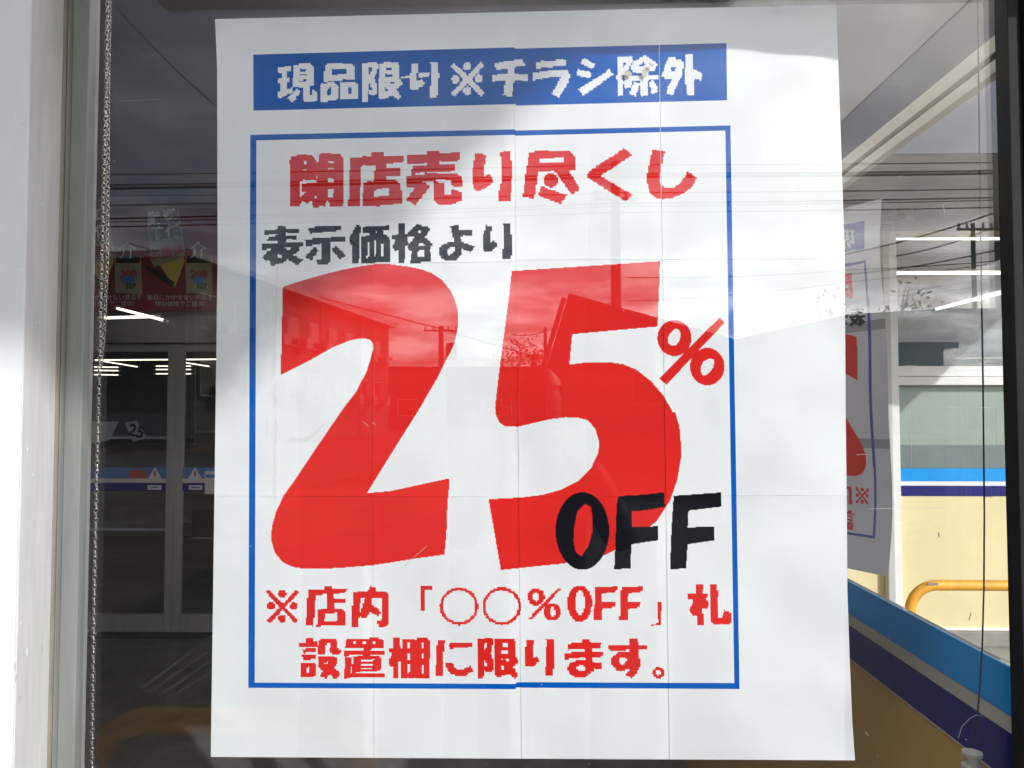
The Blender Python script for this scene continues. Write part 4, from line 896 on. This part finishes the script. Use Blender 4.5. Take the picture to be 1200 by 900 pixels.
# ------------------------------------------------------------------ the person taking the picture, mirrored in the pane
M['jacket'] = mat('grey jacket cloth', (0.11, 0.112, 0.125), 0.85, var=0.25, scale=14, bump=0.5, bscale=16)
M['skin'] = mat('skin', (0.42, 0.27, 0.20), 0.55, var=0.05)
M['hair'] = mat('dark hair', (0.012, 0.010, 0.009), 0.5, var=0.3, scale=60, stretch=(1, 1, 6))
M['trouser'] = mat('dark trousers', (0.03, 0.032, 0.04), 0.85)
per = thing('person', 'person in a grey jacket and dark trousers holding a phone up to the pane', 'person')
def skin(name, verts, edges, radii, m, parent, root=0, sub=2):
    me = bpy.data.meshes.new(name); me.from_pydata(verts, edges, []); me.update()
    o = bpy.data.objects.new(name, me); COL.objects.link(o); o.parent = parent
    md = o.modifiers.new('skin', 'SKIN'); md.use_smooth_shade = True
    sv = me.skin_vertices[0].data
    for i, r in enumerate(radii): sv[i].radius = r if isinstance(r, tuple) else (r, r); sv[i].use_root = (i == root)
    s = o.modifiers.new('sub', 'SUBSURF'); s.levels = sub; s.render_levels = sub
    me.materials.append(m); return o
px0, py0 = 0.02, -1.42
V = [(px0, py0, 0.93), (px0, py0, 1.10), (px0, py0 + 0.01, 1.26), (px0, py0 + 0.015, 1.335), (px0, py0 + 0.03, 1.39),
     (px0 + 0.17, py0, 1.285), (px0 + 0.26, py0 + 0.05, 1.10), (px0 + 0.17, py0 + 0.22, 1.27), (px0 + 0.08, -1.10, 1.42),
     (px0 - 0.17, py0, 1.285), (px0 - 0.25, py0 + 0.05, 1.10), (px0 - 0.18, py0 + 0.22, 1.27), (px0 - 0.10, -1.10, 1.42),
     (px0 + 0.10, py0, 0.86), (px0 + 0.11, py0 + 0.02, 0.50), (px0 + 0.115, py0 - 0.01, 0.12),
     (px0 - 0.10, py0, 0.86), (px0 - 0.11, py0 + 0.02, 0.50), (px0 - 0.115, py0 - 0.01, 0.12)]
Ed = [(0, 1), (1, 2), (2, 3), (3, 4), (2, 5), (5, 6), (6, 7), (7, 8), (2, 9), (9, 10), (10, 11), (11, 12), (0, 13), (13, 14), (14, 15), (0, 16), (16, 17), (17, 18)]
Rr = [(0.15, 0.11), (0.15, 0.11), (0.15, 0.105), (0.07, 0.07), (0.055, 0.055), 0.072, 0.058, 0.05, 0.036, 0.072, 0.058, 0.05, 0.036, 0.095, 0.065, 0.05, 0.095, 0.065, 0.05]
body = skin('body', V, Ed, Rr, M['jacket'], per)
for s in (1, -1):                                  # trousers over the legs, shoes, hands
    skin('trouser_leg', [(px0 + s * 0.07, py0, 0.92), (px0 + s * 0.11, py0 + 0.02, 0.50), (px0 + s * 0.115, py0 - 0.01, 0.09)], [(0, 1), (1, 2)], [0.125, 0.085, 0.072], M['trouser'], per)
    skin('shoe', [(px0 + s * 0.115, py0 - 0.05, 0.05), (px0 + s * 0.12, py0 + 0.06, 0.045), (px0 + s * 0.125, py0 + 0.16, 0.035)], [(0, 1), (1, 2)], [0.045, 0.045, 0.03], M['cardblack'], per)
    w = Vector((px0 + (0.08 if s > 0 else -0.10), -1.10, 1.425)); side = Vector((0.055 * s - 0.01, -1.045, 1.47))
    hv = [tuple(w), tuple(w.lerp(side, 0.7))]; he = [(0, 1)]; hr = [0.028, (0.032, 0.02)]
    for k in range(4):
        b0 = len(hv); z = side.z + 0.035 - k * 0.021
        hv += [(side.x + 0.012 * s, side.y - 0.012, z), (side.x + 0.016 * s, side.y + 0.012, z + 0.003), (side.x - 0.006 * s, side.y + 0.016 - 0.002 * k, z + 0.006)]
        he += [(1, b0), (b0, b0 + 1), (b0 + 1, b0 + 2)]; hr += [0.0095, 0.0088, 0.008]
    b0 = len(hv); hv += [(side.x - 0.008 * s, side.y - 0.03, side.z + 0.0), (side.x - 0.02 * s, side.y - 0.022, side.z + 0.03)]
    he += [(1, b0), (b0, b0 + 1)]; hr += [0.011, 0.0095]
    skin('hand', hv, he, hr, M['skin'], per, sub=1)
hc = Vector((px0, py0 + 0.035, 1.515))
hm = bmesh.new(); bmesh.ops.create_uvsphere(hm, u_segments=24, v_segments=18, radius=1.0)
for v in hm.verts:
    x, y, z = v.co
    jaw = 1 - 0.28 * max(0, -z) ** 1.4
    f = 1.0
    if y > 0.3:
        f += 0.16 * math.exp(-(x / 0.16) ** 2 - ((z + 0.12) / 0.22) ** 2) - 0.06 * (math.exp(-((abs(x) - 0.38) / 0.16) ** 2 - ((z - 0.08) / 0.12) ** 2)) + 0.03 * math.exp(-(x / 0.3) ** 2 - ((z + 0.5) / 0.1) ** 2)
    v.co = (hc.x + x * 0.075 * jaw, hc.y + y * 0.095 * jaw * f, hc.z + z * 0.115)
me = bpy.data.meshes.new('head'); hm.to_mesh(me); hm.free(); me.polygons.foreach_set('use_smooth', [True] * len(me.polygons)); me.materials.append(M['skin'])
head = bpy.data.objects.new('head', me); COL.objects.link(head); head.parent = per
hm = bmesh.new(); bmesh.ops.create_uvsphere(hm, u_segments=24, v_segments=18, radius=1.0)
kill = [v for v in hm.verts if (v.co.y > 0.35 and v.co.z < 0.45) or v.co.z < -0.45]
bmesh.ops.delete(hm, geom=kill, context='VERTS')
rr = random.Random(4)
for v in hm.verts:
    k = 1 + rr.uniform(-0.02, 0.04); v.co = (hc.x + v.co.x * 0.083 * k, hc.y - 0.004 + v.co.y * 0.103 * k, hc.z + 0.006 + v.co.z * 0.124 * k)
me = bpy.data.meshes.new('hair'); hm.to_mesh(me); hm.free(); me.polygons.foreach_set('use_smooth', [True] * len(me.polygons)); me.materials.append(M['hair'])
o = bpy.data.objects.new('hair', me); COL.objects.link(o); o.parent = head
for s in (1, -1):
    MB().lathe([(0.004, -0.006), (0.010, 0.0), (0.004, 0.006)], (hc.x + s * 0.028, hc.y + 0.086, hc.z + 0.008), 8).build('eye', M['cardblack'], head)
    MB().obox((hc.x + s * 0.077, hc.y, hc.z - 0.005), (0.006, 0, 0), (0, 0.016, 0), (0, 0.004, 0.028)).build('ear', M['skin'], head, bevel=0.004)
MB().obox((hc.x, hc.y + 0.088, hc.z - 0.058), (0.022, 0, 0), (0, 0.004, 0), (0, 0, 0.004)).build('mouth', M['cardred'], head)
ph = MB().box(-0.036, 0.036, -1.046, -1.037, 1.42, 1.575).build('phone', M['cardblack'], None, bevel=0.003)
tag(ph, 'black phone held up by the person in the grey jacket', 'phone')

# ------------------------------------------------------------------ put every Empty at the base of its thing
bpy.context.view_layer.update()
for o in [x for x in SC.objects if x.type == 'EMPTY' and x.parent is None]:
    lo = [1e9] * 3; hi = [-1e9] * 3
    for ch in o.children:
        for cn in ch.bound_box:
            p = ch.matrix_world @ Vector(cn)
            for k in range(3): lo[k] = min(lo[k], p[k]); hi[k] = max(hi[k], p[k])
    if lo[0] > 1e8: continue
    b = Vector(((lo[0] + hi[0]) / 2, (lo[1] + hi[1]) / 2, lo[2]))
    o.location = b
    for ch in o.children: ch.location = ch.location - b
